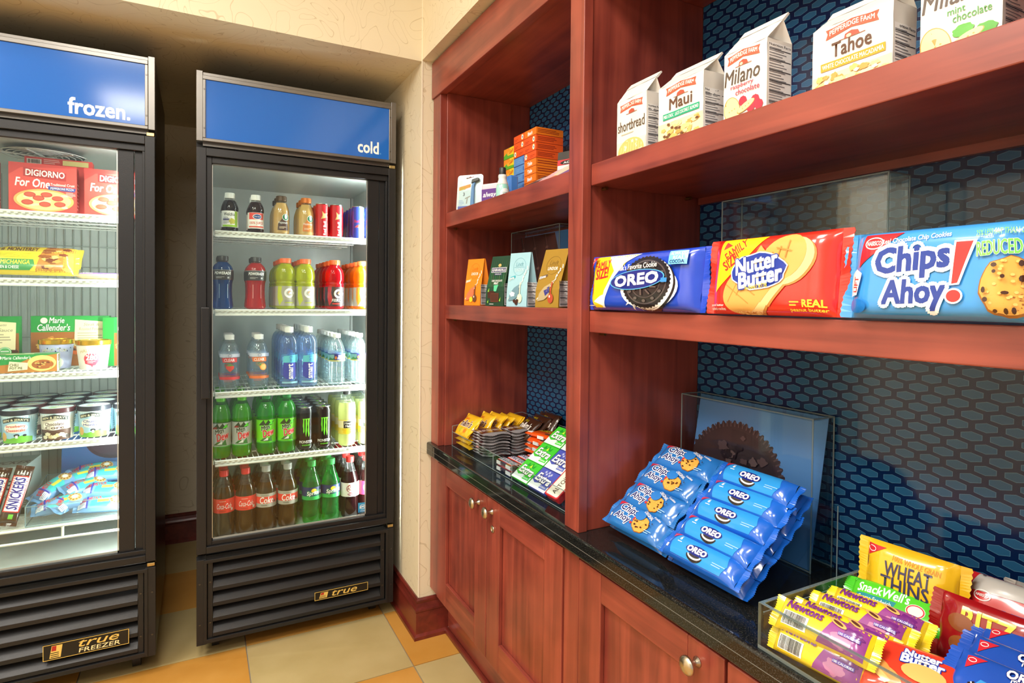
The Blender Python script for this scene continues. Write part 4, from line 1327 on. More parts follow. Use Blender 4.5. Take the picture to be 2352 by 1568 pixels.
# --- pizza boxes
RP = mat('pizza_box_red', (206, 66, 60), .4)
def pizza_art():
    A = Art()
    A.rect(0, 0, 17.6, 14.9, (212, 72, 64)).poly([(0, 11), (3, 13.4), (17.6, 14.4), (17.6, 14.9), (0, 14.9)], (190, 50, 46))
    A.poly([(3.6, 10.8), (14.4, 10.0), (14.4, 12.6), (3.6, 13.6)], (170, 40, 40)).text('DIGIORNO', 4.2, 11.0, 14.0, 12.9, (250, 244, 232), .03, 0, -.03)
    A.text('For One', 1.6, 7.6, 10.2, 10.2, (252, 246, 236), .03, .15, -.03).text('Traditional Crust', 10.4, 8.4, 16.6, 9.2, WHITE, .01)
    A.poly([(9.8, 7.0), (16.6, 6.8), (17.0, 7.9), (9.8, 8.2)], (60, 70, 150)).text('PEPPERONI PIZZA', 10.4, 7.2, 16.4, 7.9, WHITE, .01)
    A.ell(8.8, 3.6, 7.6, 3.5, (224, 176, 100), 36).ell(8.8, 3.6, 6.9, 3.0, (244, 222, 150), 36)
    for i in range(16):
        r = random.Random(i)
        A.ell(8.8 + r.uniform(-5.6, 5.6), 3.6 + r.uniform(-2, 2), .9, .4, (250, 240, 190), 8)
    for x, y in ((5.2, 5.2), (9.4, 5.4), (7.4, 4.2), (12.2, 4.4), (4.6, 2.8), (9.0, 2.4), (12.8, 2.6)):
        A.ell(x, y, 1.5, .8, (196, 70, 56), 18).ell(x, y, 1.2, .6, (208, 90, 70), 16)
    A.lines(14.4, 5.0, 17.0, 6.6, 4, (246, 220, 210))
    return A
pz = thing('pizza_box', '', 'pizza')
sf = carton(pz, .171, .045, .149, RP)
pizza_art().put(sf[0], 'front_print', pz)
Art().rect(.3, .3, 4.2, 14.6, (180, 50, 46)).lines(.6, 1, 3.9, 10, 8, (240, 200, 190)).put(sf[1], 'side_print', pz)
for x, lab in ((-.7195, 'left'), (-.520, 'mid'), (-.3285, 'right')):
    place(pz, (x, 2.352, 1.5095), {'left': 'red pizza box nearest the hinge-free side of the freezer, cut by the door', 'mid': 'red pizza box standing between two others on the top freezer shelf', 'right': 'red pizza box half hidden by the freezer door frame'}[lab])
pz2 = thing('pizza_box', 'taller red pizza box with barcode standing behind the front boxes', 'pizza', (-.499, 2.44, 1.5095))
sf = carton(pz2, .180, .045, .186, RP)
Art().rect(0, 0, 18, 18.6, (196, 62, 58)).rect(.6, 16.4, 4.4, 18.0, (236, 230, 220)).bars(.9, 16.6, 4.1, 17.8).rect(10, 16.6, 17, 18.2, (210, 200, 130)).lines(5, 16.6, 9.5, 18.2, 3, (240, 200, 190)).put(sf[0], 'front_print', pz2)
# --- wrapped burritos
def burrito(loc, rot, label, green):
    t = thing('burrito_pack', label, 'frozen food', loc, rot)
    S = pillow(t, .212, .085, .042, film('yellow_film', (222, 196, 60)), .012, .03, 3., seed=len(label), wr=.003)
    A = Art()
    A.rect(.2, .6, 21, 8.2, (226, 204, 60)).poly([(11.5, .5), (21, .5), (21, 8.2), (13, 8.2)], (190, 130, 60))
    for i in range(14):
        r = random.Random(i + 3)
        A.blob(r.uniform(12.5, 20), r.uniform(1.2, 7.6), 1.2, .6, r.choice([(214, 160, 80), (150, 84, 40), (230, 196, 120), (120, 60, 36)]), .2, 5, i)
    A.text('EL MONTEREY' if not green else 'CHIMICHANGA', .8, 5.2, 11, 7.0, (110, 70, 40) if not green else (220, 214, 60), .04, .15).poly([(.4, .8), (10.2, .8), (11.4, 2.4), (11.0, 4.4), (.4, 4.4)], (70, 150, 80) if green else (206, 110, 70))
    A.text('CHIMICHANGA', .8, 2.6, 10.2, 4.1, (226, 214, 70), .03, .1).text('CHICKEN & CHEESE', .8, 1.2, 7.6, 2.1, WHITE, .02)
    A.put(S, 'front_print', t, INKG, (.006, .006), .00008, .0006)
    Art().rect(0, 0, .01, .01, (230, 120, 110))
    return t
burrito((-.572, 2.372, 1.3005), (math.radians(62), 0, math.radians(2)), 'yellow wrapped burrito with green band in front on the freezer shelf', True)
burrito((-.574, 2.452, 1.322), (math.radians(52), 0, math.radians(-3)), 'yellow wrapped burrito leaning behind the green-banded one', False)
t = thing('burrito_pack', 'flat wrapped burrito with purple edge lying beside the yellow burritos', 'frozen food', (-.362, 2.372, 1.3008), (0, 0, .05))
S = pillow(t, .17, .08, .024, film('tan_film', (206, 176, 130)), .010, .03, 3., 4, wr=.003)
Art().rect(.4, .3, 16, 2.4, (140, 110, 190)).text('BEEF & BEAN', .8, .7, 5, 1.9, WHITE, .02).rect(6, 3, 15, 7, (120, 80, 60)).put(S, 'front_print', t, INKG, (.006, .006), .00008, .0006)
# --- ready-meal boxes
GB = mat('ready_meal_green', (40, 140, 60), .4)
def meal_art(W, H, dish):
    A = Art()
    A.rect(0, 0, W, H, (150, 90, 40)).rect(0, H * .68, W, H, (36, 140, 62))
    for i in range(26):
        r = random.Random(i + dish * 31)
        A.blob(r.uniform(1, W - 1), r.uniform(.8, H * .56), r.uniform(.8, 2.2), r.uniform(.5, 1.2), r.choice([(196, 130, 60), (110, 60, 30), (224, 180, 90), (206, 100, 40), (80, 50, 30), (150, 150, 60)]), .2, 5, i)
    A.ell(3.6, H * .91, 1.0, 1.0, (236, 230, 220)).text('Marie', 5.0, H * .86, 9.2, H * .97, WHITE, .02, .2).text("Callender's", 1.8, H * .71, 10.8, H * .84, WHITE, .02, .2)
    A.poly([(W * .54, H * .40), (W * .96, H * .36), (W * .97, H * .88), (W * .55, H * .93)], (234, 226, 182)).text('Steak &' if dish == 0 else 'Spaghetti', W * .66, H * .80, W * .86, H * .86, (120, 110, 90), 0, .2).text('Roasted Potatoes' if dish == 0 else 'Meat Sauce', W * .60, H * .71, W * .93, H * .77, (120, 110, 90), 0, .2).lines(W * .58, H * .48, W * .93, H * .68, 4, (170, 160, 130))
    A.ell(W * .84, H * .32, 1.7, 1.7, (100, 190, 110)).ring(W * .84, H * .32, 1.5, 1.5, .12, WHITE).lines(W * .79, H * .27, W * .89, H * .36, 2, WHITE)
    return A
for x, y, rz, dish, lab in ((-.748, 2.49, 0, 1, 'green ready-meal box standing beside the red pint'), (-.503, 2.53, 0, 0, 'green ready-meal box standing behind the lavender pint')):
    t = thing('ready_meal_box', lab, 'frozen food', (x, y, 1.0055), (0, 0, rz))
    sf = carton(t, .222, .04, .172, GB)
    meal_art(22.2, 17.2, dish).put(sf[0], 'front_print', t)
t = thing('ready_meal_box', 'green ready-meal box turned sideways beside the white pint', 'frozen food', (-.262, 2.47, 1.0055), (0, 0, math.radians(62)))
sf = carton(t, .13, .04, .168, GB)
meal_art(13, 16.8, 0).put(sf[0], 'front_print', t)
t = thing('pot_pie_box', 'low green pot pie box lying in front of the pints', 'frozen food', (-.553, 2.352, 1.0055), (0, 0, math.radians(3)))
sf = carton(t, .150, .070, .056, mat('pot_pie_tan', (206, 200, 160), .4))
A = Art()
A.rect(0, 0, 15, 5.6, (186, 120, 50)).poly([(0, 2.4), (5, 2.8), (9, 4.8), (15, 5.6), (0, 5.6)], (40, 146, 66)).ell(.9, 4.8, .5, .5, (236, 230, 220)).text("Marie Callender's", 1.5, 4.2, 8.4, 5.2, WHITE, .01, .2)
A.ell(11.2, 2.8, 3.6, 2.5, (236, 214, 120), 30).ell(11.4, 2.4, 2.8, 1.5, (170, 96, 44), 24)
for i in range(18):
    r = random.Random(i)
    A.ell(11.4 + r.uniform(-2.2, 2.2), 2.4 + r.uniform(-1.0, 1.0), .35, .25, r.choice([(214, 140, 70), (120, 60, 30), (200, 170, 90)]), 7)
A.poly([(2.8, .5), (7.6, .9), (7.8, 3.0), (3.2, 3.6)], (240, 232, 190)).text('CHILI', 3.3, 2.0, 5.4, 2.9, (60, 44, 30), .02).text('POT PIE', 3.3, 1.1, 6.4, 1.8, (60, 44, 30), .02)
A.put(sf[0], 'front_print', t)
Art().rect(.0, 0, 7.0, 5.6, (226, 230, 200)).ell(3.4, 4.2, 1.8, 1.2, (150, 100, 80)).lines(2.4, 3.6, 4.4, 4.8, 3, WHITE).lines(1.5, .8, 6, 2.6, 3, (180, 196, 120)).put(sf[1], 'side_print', t)
Art().rect(.0, 0, 15, 7.0, (60, 140, 70)).rect(2, 1, 9, 3.4, (220, 210, 160)).lines(6, 4.4, 13, 6.2, 2, WHITE).put(sf[2], 'top_print', t)
# --- gold-lidded pints
GLD = mat('gold_lid', (226, 178, 56), .22, .9)
def halo(label, loc, bodyc, col2, drip, rz=0.):
    A = Art()
    if drip:
        A.ell(0, 3.6, 2.0, 2.0, (226, 70, 90), 24).blob(0, 3.2, 1.9, 1.8, (226, 70, 90), .12, 5, 3).poly([(-.6, 2), (.6, 2), (.15, .8)], (226, 70, 90)).text('280', -1.4, 3.2, 1.4, 4.8, WHITE, .04).lines(-1.1, 2.1, 1.1, 3.0, 2, (250, 210, 215))
    else:
        A.ell(0, 2.0, 2.4, 2.0, (236, 240, 226), 24)
        for i in range(10):
            A.rect(-4.5 + i * .95, 6.6 - .5 * (i % 3), -4.2 + i * .95, 7.0 - .5 * (i % 3), (40, 44, 90))
    A.text('HALO TOP', -3.0, 5.4, 3.0, 6.4, col2, .01, arc=.5)
    p = pint(label, .0385, .0475, .096, mat(label[:12], bodyc, .4), GLD, A)
    p.location = loc
    p.rotation_euler = (0, 0, rz)
halo('white ice cream pint with gold lid and red badge', (-.312, 2.402, 1.0055), (236, 228, 222), (214, 190, 130), True)
halo('lavender ice cream pint with gold lid behind the pot pie box', (-.424, 2.478, 1.0055), (176, 178, 214), (222, 222, 180), False)
halo('red ice cream pint with gold lid beside the pot pie box', (-.606, 2.402, 1.0055), (196, 70, 84), (240, 220, 150), False)
# --- cow-picture pints
LK = mat('dark_lid', (44, 44, 52), .3)
LB = mat('maroon_lid', (78, 40, 44), .3)
def cow(flav, sky, tcol, lid, kind):
    A = Art()
    A.rect(-13, 0, 13, 8.6, sky)
    if kind != 1:
        A.poly([(-4.5, 0), (4.5, 0), (4.5, 1.6), (1.5, 2.3), (-1.5, 1.4), (-4.5, 2.0)], (120, 190, 70))
        A.ell(.3, 2.4, .7, .45, (30, 30, 34)).rect(0, 1.5, .6, 2.4, (240, 240, 240)).ell(2.2, 2.3, .5, .35, (40, 40, 44))
        A.ell(-3.2, 2.0, .9, 1.4, (226, 180, 110), 14)
    else:
        A.rect(-4.5, 0, 4.5, 3.4, (96, 66, 54))
        for i in range(9):
            r = random.Random(i)
            A.blob(-3.6 + i * .9, 1.2 + r.uniform(-.4, .8), .8, .6, r.choice([(236, 226, 196), (60, 40, 34), (220, 200, 150)]), .15, 5, i)
    A.poly([(-3.3, 6.2), (0, 7.0), (3.3, 6.2), (3.4, 7.4), (0, 8.3), (-3.4, 7.4)], (44, 52, 48)).text("BEN & JERRY'S", -3.0, 6.3, 3.0, 7.2, (246, 236, 200), .02, arc=.5)
    A.ell(0, 4.7, 2.9, 1.5, (250, 246, 236), 24)
    A.text(flav[0], -2.3, 4.7, 2.3, 5.7, tcol, .03).text(flav[1], -2.3, 3.6, 2.3, 4.5, tcol, .03)
    A.lines(5.2, 1, 8.4, 7, 8, (120, 190, 200))
    T = Art().ell(0, 0, 4.3, 4.3, (206, 226, 232), 28).blob(.3, -.4, 2.6, 1.8, (236, 230, 210), .2).text('BEN & JERRY', -2.4, 1.6, 2.4, 2.8, (50, 50, 50), .02).blob(-1, -1, 1.2, .8, (120, 180, 90), .2)
    return pint('', .040, .0462, .1015, mat('pint_card', (206, 226, 236), .35), lid, A, toparts=T)
K1 = cow(('Strawberry', 'Cheesecake'), (166, 206, 230), (226, 90, 70), LK, 0)
K2 = cow(('Chocolate', 'Core'), (216, 206, 190), (96, 60, 50), LB, 1)
K3 = cow(('Chunky', 'Monkey'), (176, 216, 236), (70, 80, 150), LK, 2)
for i, (K, x, nm) in enumerate(((K2, -.604, 'maroon-lidded'), (K1, -.505, 'strawberry cheesecake'), (K2, -.407, 'chocolate core'), (K3, -.3085, 'chunky banana'), (K1, -.2095, 'pale blue'))):
    for j in range(4):
        xx, yy = x + (.0 if j % 2 == 0 else .004), 2.392 + j * .1005
        K_ = K if j == 0 else (K1, K3, K2, K3)[(i + j) % 4]
        place(K_, (xx, yy, .7865), '%s ice cream pint with a meadow-and-name label at the front of its row' % nm if j == 0 else 'ice cream pint with printed round lid in the %s row, %s' % (nm, ORD[j].replace(' in its row', '')), 'pints with round lids', random.Random(i * 9 + j).uniform(-.3, .3) if j else -.05)
# --- bottom: carton, ice cream bars, poster, clear bin of cones
t = thing('shipping_carton', 'grey cardboard carton with black stencil print at the freezer bottom', 'box', (-.756, 2.50, .5185), (0, 0, math.radians(-4)))
sf = carton(t, .248, .16, .165, mat('grey_card', (160, 172, 166), .7))
Art().text('SNICKERS', 12, 9.0, 23.5, 12.0, (40, 44, 44), .03, .2).poly([(23.8, 8.2), (24.2, 8.2), (25.4, 13), (25.0, 13)], (40, 44, 44)).lines(25.2, 9.5, 28, 12.5, 4, (90, 96, 94)).text('KEEP FROZEN', 19, 6.4, 27.5, 7.4, (90, 96, 94), .01).rect(21, .6, 27.5, 2.8, (30, 32, 32)).lines(20, 3.4, 27.8, 5.4, 3, (100, 106, 104)).put(sf[0], 'front_print', t)
Art().text('SNICKERS', 12, 4, 26, 8, (60, 64, 64), .03, .2).put(sf[2], 'top_print', t)
def icebar(loc, rot, label):
    t = thing('ice_cream_bar', label, 'ice cream', loc, rot, 'ice cream bars beside the clear bin')
    S = pillow(t, .165, .048, .024, film('dark_brown_film', (62, 36, 28)), .008, .02, 3., seed=len(label), wr=.002)
    A = Art()
    A.poly([(3.2, .3), (14.2, .2), (14.2, 4.6), (3.2, 4.5)], (206, 50, 50)).poly([(3.5, .6), (13.9, .5), (13.9, 4.3), (3.5, 4.2)], (246, 244, 250)).text('SNICKERS', 4.0, 1.1, 13.6, 3.8, (50, 44, 140), .04, .12)
    A.rect(1.2, 1.4, 2.6, 2.6, (110, 190, 60)).lines(14.6, .8, 16, 4.0, 4, (230, 226, 220))
    A.put(S, 'front_print', t, INKG, (.006, .005), .00008, .0006)
    return t
def stand(lx, ly):
    X = Vector((lx, ly, 1)).normalized()
    Z = Vector((0, -1, 0)); Z = (Z - X * Z.dot(X)).normalized()
    return Matrix((X, Z.cross(X), Z)).transposed().to_euler()
icebar((-.560, 2.372, .530), stand(.20, .34), 'brown ice cream bar leaning next to the front bar')
icebar((-.506, 2.366, .530), stand(.22, .34), 'brown ice cream bar leaning beside the clear bin')
t = thing('plum_poster', 'blue poster of a dark plum standing at the freezer back', 'poster', (-.452, 2.70, .5185), (math.radians(-8), 0, 0))
MB().box(0, .255, 0, .003, 0, .25).build('poster_board', mat('poster_blue', (62, 116, 178), .4), t)
A = Art()
A.rect(0, 0, 25.5, 25, (62, 116, 178)).ell(16.5, 18.6, 9.4, 7.4, (52, 44, 66), 36).ell(16.5, 19.0, 8.6, 6.6, (60, 52, 76), 36).ell(13, 21, 2.4, 1.6, (88, 80, 108), 18)
A.put(flat((0, 0, 0), (1, 0, 0), (0, 0, 1)), 'poster_print', t)
ACR = clear('acrylic', (249, 253, 254), 1.)
ACE = clear('acrylic_edge', (200, 226, 230), 1.2, .45, (206, 222, 224))
def bin_(name, label, loc, rz, W, D, Hf, Hb, th=.004, dividers=(), par=None):
    """open acrylic bin: x 0..W, y 0..D; wall heights Hf (front, y=0) and Hb"""
    t = thing(name, label, 'bin', loc, (0, 0, rz))
    MB().box(0, W, 0, D, 0, th).build('base', ACR, t)
    MB().box(0, W, 0, th, th, Hf).build('front_wall', ACR, t)
    MB().box(0, W, D - th, D, th, Hb).build('back_wall', ACR, t)
    for x in (0, W - th):
        MB().prism([(th, th), (D - th, th), (D - th, Hb), (th, Hf)], 'x', x, x + th).build('side_wall', ACR, t)
    e = MB()
    for (p, q) in (((0, 0, Hf), (W, 0, Hf)), ((0, D, Hb), (W, D, Hb)), ((0, 0, Hf), (0, D, Hb)), ((W, 0, Hf), (W, D, Hb)), ((0, 0, 0), (0, 0, Hf)), ((W, 0, 0), (W, 0, Hf)), ((0, D, 0), (0, D, Hb)), ((W, D, 0), (W, D, Hb)), ((0, 0, 0), (W, 0, 0)), ((0, 0, 0), (0, D, 0))):
        e.rod(p, q, .0016, 6)
    e.build('polished_edge', ACE, t)
    for x in dividers:
        MB().prism([(th, th), (D - th, th), (D - th, Hb - .004), (th, Hf - .004)], 'x', x, x + .003).build('divider', ACR, t)
    return t
bin_('acrylic_bin', 'clear acrylic bin full of wrapped cones in the freezer', (-.485, 2.356, .5185), 0, .292, .30, .062, .085)
CB = film('pale_blue_film', (110, 160, 206))
def cone_pack(loc, rot, label, seed):
    t = thing('wrapped_cone', label, 'ice cream', loc, rot, 'wrapped cones in the freezer bin')
    S = pillow(t, .135, .062, .040, CB, .010, .03, 2.6, seed, wr=.004)
    A = Art()
    A.poly([(3.4, .8), (8, .6), (10, 3), (8.6, 5.6), (4, 5.4)], (60, 190, 190)).rect(5.4, 2.2, 8.6, 3.4, (226, 214, 80)).ell(10.6, 3.1, 1.9, 1.9, (222, 186, 120), 20).ell(10.6, 3.1, .8, .8, (250, 246, 236), 14)
    for i in range(10):
        a = i * .63
        A.ell(10.6 + 1.4 * math.cos(a), 3.1 + 1.4 * math.sin(a), .35, .3, (150, 96, 50), 7)
    A.text('DRUMSTICK', .6, 3.0, 6.6, 4.6, (206, 40, 60), .03, .2, .25).rect(.2, .6, 2.4, 2.4, (240, 242, 246)).rect(2.4, .4, 2.9, 5.6, (50, 60, 160)).lines(.4, .8, 2.2, 2.2, 3, (120, 130, 170))
    A.put(S, 'front_print', t, INKG, (.006, .006), .00008, .0006)
    return t
NM = ('crumpled', 'plump', 'twisted', 'flattened', 'upright', 'sideways', 'topmost', 'half-buried', 'rearmost')
for k, (x, y, z, rx, ry, rz) in enumerate(((-.462, 2.376, .526, 24, -6, 6), (-.398, 2.366, .527, 30, -4, 58), (-.356, 2.366, .525, 26, 4, 2), (-.450, 2.440, .548, 20, -20, 50), (-.388, 2.432, .562, 22, 0, 34), (-.352, 2.440, .552, 26, 3, -4),
        (-.420, 2.505, .575, 22, -5, 20), (-.352, 2.515, .585, 24, 2, 6), (-.400, 2.58, .580, 26, -4, 4))):
    cone_pack((x, y, z), (math.radians(rx), math.radians(ry), math.radians(rz)), NM[k] + ' blue and white wrapped cone in the freezer bin', k + 1)
# ------------------------------------------------------------------ left bay
def basis(X, Y):
    X, Y = Vector(X).normalized(), Vector(Y)
    Y = (Y - X * Y.dot(X)).normalized()
    Z = X.cross(Y)
    return Matrix((X, Y, Z)).transposed().to_euler()
def incl(a, yaw=0.):
    """pack on a slope rising towards +x by angle a (degrees); its length runs along -y"""
    a, w = math.radians(a), math.radians(yaw)
    X = Vector((math.sin(w), -math.cos(w), 0))
    n0 = Vector((math.cos(w), math.sin(w), 0))
    return basis(X, n0 * math.cos(a) + Vector((0, 0, math.sin(a))))
N90 = -PI / 2
LS1, LS2, CT = 1.5555, 1.2285, .7225
# detergent boxes: stacked columns facing the aisle
def small_box(name, W, D, H, m, front, side):
    t = thing(name, '', 'box')
    sf = carton(t, W, D, H, m, bevel=.0006)
    front.put(sf[0], 'front_print', t)
    side.put(sf[1], 'side_print', t)
    return t
TO = mat('detergent_orange', (240, 92, 30), .35)
def tide(kind):
    A = Art()
    if kind == 0:
        A.ell(6.1, 1.25, .85, .95, (250, 200, 60)).ell(6.1, 1.25, .68, .78, WHITE).text('Tide', 5.6, .9, 6.6, 1.6, (40, 50, 140), .03, 0, .15).lines(.6, .5, 3.4, 1.4, 2, (200, 66, 20))
    elif kind == 1:
        A.ell(1.2, 1.25, .85, .95, (250, 200, 60)).ell(1.2, 1.25, .68, .78, WHITE).text('Tide', .7, .9, 1.7, 1.6, (40, 50, 140), .03, 0, .15).lines(4, .5, 7, 1.4, 2, (200, 66, 20))
    else:
        A.text('Bleach' if kind == 3 else 'Tide', 2.2, .6, 5.2, 1.7, WHITE, .06, .1, .06)
    A.rect(0, 0, 7.65, .10, (176, 52, 16))  # darker lower line paints in the shaded gap between stacked boxes
    s = Art().rect(0, 0, 10.2, .10, (140, 40, 14)).lines(.6, .6, 9.2, 2.0, 3 if kind != 2 else 2, (150, 44, 20), seed=kind + 3)  # same painted gap shade along the lower edge of the side
    return small_box('detergent_box', .0765, .102, .0242, TO if kind < 2 else mat('detergent_amber', (246, 128, 28), .35), A, s)
TK = [tide(k) for k in range(4)]
NW = ['lowest', 'second', 'third', 'fourth', 'fifth', 'sixth', 'seventh', 'eighth', 'ninth', 'topmost']
for k, kind in enumerate((2, 2, 2, 3, 2, 2, 1, 0, 0, 3)):
    place(TK[kind], (.95, 1.7365, LS1 + k * .0246), 'orange detergent box, %s in the tall stack beside the playing cards' % NW[k], 'orange detergent boxes', N90)
BB = small_box('dryer_sheet_box', .075, .10, .0285, mat('powder_blue_box', (92, 150, 216), .4), Art().rect(0, 0, 7.5, .14, (44, 84, 150)).rect(0, 2.7, 7.5, 2.85, (44, 84, 150)).lines(2, .8, 5.4, 1.9, 2, (120, 176, 232)).rect(6.6, .8, 7.1, 2.1, (60, 100, 180)), Art().lines(1, .6, 9, 2, 3, (60, 110, 180)))  # dark blue edge lines paint in the shaded gaps of the stack
for k in range(6):
    place(BB, (.952, 1.8145, LS1 + k * .0288), 'blue box, %s in the stack between green and orange boxes' % NW[k], 'blue laundry boxes', N90)
for k, kind in enumerate((1, 0, 0)):
    place(TK[kind], (.951, 1.8143, LS1 + 6 * .0288 + k * .0246), 'orange detergent box, %s of three on top of the blue boxes' % NW[k], 'orange detergent boxes', N90)
A = Art().rect(0, 0, 7.6, 3.65, (60, 90, 30)).rect(0, .12, 7.6, 3.5, (240, 214, 40)).poly([(0, 0), (7.6, 0), (7.6, .8), (3, 1.0), (2.2, 2.0), (0, 1.2)], (90, 180, 50)).poly([(0, 1.4), (2.2, 2.0), (3.4, 1.0), (4.4, 3.5), (0, 3.5)], (246, 150, 40)).ell(3.4, 1.6, .8, .7, (250, 180, 60)).text('Gain', 4.0, 1.6, 7.0, 3.0, (220, 70, 40), .03, .2, .2)  # dark edge strips paint in the shaded gaps between these boxes
GB2 = small_box('fabric_softener_box', .076, .10, .0365, mat('lime_yellow_box', (214, 206, 50), .4), A, Art().lines(1, .6, 9, 2.6, 3, (120, 150, 40)))
for k in range(6):
    place(GB2, (.953, 1.8915, LS1 + k * .0369), 'yellow and green box, %s in the stack beside the blue boxes' % NW[k], 'yellow and green laundry boxes', N90)
# razor blister pack
t = thing('razor_pack', 'clear blister pack with a blue razor leaning beside the shelf stile', 'razor', (.797, 1.951, LS1), (math.radians(-6), 0, math.radians(-50)))
mb = MB()
def rr(W, H, r):
    pts = []
    for cx, cy, a0 in ((W - r, r, -90), (W - r, H - r, 0), (r, H - r, 90), (r, r, 180)):
        for k in range(5):
            a = math.radians(a0 + 22.5 * k)
            pts.append((cx + r * math.cos(a), cy + r * math.sin(a)))
    return pts
mb.prism(rr(.098, .128, .010), 'y', 0, .002)
mb.build('blister_card', mat('silver_card', (214, 222, 224), .25, .2), t)
A = Art()
A.poly([(.6, .6), (5.8, .6), (5.6, 7.4), (.9, 7.2)], (226, 238, 244)).poly([(.7, 7.3), (5.2, 8.4), (5.2, 9.6), (.7, 8.6)], (246, 160, 60)).text('BIC', 1.2, 7.6, 3.2, 8.5, (214, 180, 30), .05, .2, .15).text('3', 2.4, 5.4, 3.0, 6.6, (80, 90, 100), .03).rect(.6, .6, 6.2, 1.8, (80, 100, 190)).lines(.9, 2.0, 3, 4.0, 4, (150, 180, 220)).poly([(3.2, 4.6), (5.2, 5.4), (5.2, 5.0), (4.3, 4.6), (4.1, 2.6), (3.7, 2.6), (3.9, 4.5), (3.2, 4.2)], (160, 160, 150))
A.poly([(3.4, 11.4), (6.2, 11.9), (6.2, 12.2), (5.6, 11.9), (4.8, 12.2), (4.2, 11.8), (3.4, 11.9)], (110, 50, 40))
A.put(flat((0, 0, 0), (1, 0, 0), (0, 0, 1)), 'card_print', t)
mb = MB()
mb.prism([(.056, .012), (.070, .012), (.068, .085), (.072, .098), (.062, .100), (.058, .085)], 'y', -.008, -.001)
mb.build('razor_handle', mat('razor_blue', (70, 130, 190), .3), t, .002)
MB().prism([(.058, .094), (.086, .104), (.084, .114), (.060, .108)], 'y', -.012, -.001).build('razor_head', mat('razor_black', (40, 42, 46), .3), t, .002)
MB().box(.006, .092, -.014, -.0005, .008, .116).build('blister_shell', clear('blister_plastic', (244, 250, 250), 1.1), t, .006)
# pantiliner pack
t = thing('pantiliner_pack', 'purple and pink soft pack beside the nail polish remover', 'hygiene pack', (.799, 1.748, LS1), (0, 0, math.radians(-62)))
MB().box(0, .076, 0, .034, 0, .062).build('soft_pack', mat('pale_pink_film', (240, 210, 226), .3), t, .006)
Art().rect(.3, .3, 7.2, 4.4, (96, 56, 140)).text('always', .9, 1.4, 6.8, 3.4, WHITE, .02, .3).line(.3, 4.6, 7.2, 4.9, .1, (226, 190, 214)).put(flat((0, 0, 0), (1, 0, 0), (0, 0, 1)), 'front_print', t)
# nail polish remover
t = thing('polish_remover_bottle', 'small bottle of mint green polish remover with black cap', 'bottle', (.822, 1.640, LS1))
prof = smooth_prof([(.017, 0), (.020, .003), (.020, .030), (.017, .046), (.0125, .060), (.0135, .068), (.0125, .074)], 3)
mb = MB()
cut = .044
Rf = interp(prof)
mb.lathe([(r, z) for r, z in prof if z < cut] + [(Rf(cut), cut)], 24, mi=0)
mb.lathe([(Rf(cut), cut)] + [(r, z) for r, z in prof if z > cut], 24, mi=1)
mb.build('bottle_body', [mat('mint_liquid', (160, 222, 206), .2, coat=.5), mat('frosted_plastic', (236, 232, 226), .35)], t)
MB().lathe([(.0105, .074), (.0108, .076), (.0105, .094), (.0095, .096)], 20).build('cap', CBK, t)
Art().ell(0, 1.4, 1.6, 1.5, WHITE, 20).lines(-.9, .6, .9, 1.8, 3, (120, 170, 160)).put(cyl_map(Rf, z0=.002), 'label_print', t, step=(.004, .01), dh=.0001)
# blue soft pack behind, playing cards, magazines
t = thing('tissue_pack', 'blue soft pack behind the pantiliner pack', 'hygiene pack', (.885, 1.770, LS1), (0, 0, N90))
MB().box(0, .06, 0, .03, 0, .095).build('soft_pack', mat('mid_blue_film', (70, 130, 210), .3), t, .005)
Art().rect(.6, 1, 5.2, 8, (90, 150, 226)).lines(1, 3, 5, 6, 3, WHITE).put(flat((0, 0, 0), (1, 0, 0), (0, 0, 1)), 'front_print', t)
t = thing('bandage_pack', 'white card pack with black top and red stripe hanging near the divider', 'card pack', (.905, 1.465, LS1 + .0015), (math.radians(-5), 0, math.radians(-70)))
MB().box(0, .085, 0, .012, 0, .115).build('card', mat('white_card', (232, 232, 228), .4), t, .001)
Art().rect(0, 9.2, 8.5, 11.5, (60, 58, 58)).rect(0, 7.6, 8.5, 9.2, (206, 52, 60)).ell(3.6, 8.3, 2.6, .6, BLACK, 20).text('ACE', 2.2, 8.0, 5.0, 8.6, WHITE, .03).rect(1.6, 1, 6.8, 6.6, (120, 120, 116)).lines(4.5, 9.6, 7.5, 11, 2, WHITE).put(flat((0, 0, 0), (1, 0, 0), (0, 0, 1)), 'front_print', t)
for k, (x, y, rz, c1, c2, lab) in enumerate(((.800, 1.500, -86, (60, 54, 60), (216, 120, 70), 'thin dark-covered booklet lying against the detergent boxes'), (.803, 1.418, -90, (236, 180, 190), (230, 130, 60), 'pink and orange booklet lying on top of the dark one'), (.808, 1.372, -93, (230, 214, 190), (120, 90, 150), 'cream and violet booklet propped near the divider'))):
    t = thing('booklet', lab, 'booklet', (x, y, LS1 + .004), (math.radians(-62 + 4 * k), 0, math.radians(rz)))
    MB().box(0, .135, 0, .004, 0, .10 - .01 * k).build('pages', mat('page_white', (236, 232, 224), .5), t, .0005)
    Art().rect(0, 0, 13.5, 10 - k, c1).poly([(2, 0), (13.5, 0), (13.5, 6)], c2).lines(1, 6, 8, 8.4, 3, WHITE).put(flat((0, 0, 0), (1, 0, 0), (0, 0, 1)), 'cover_print', t)
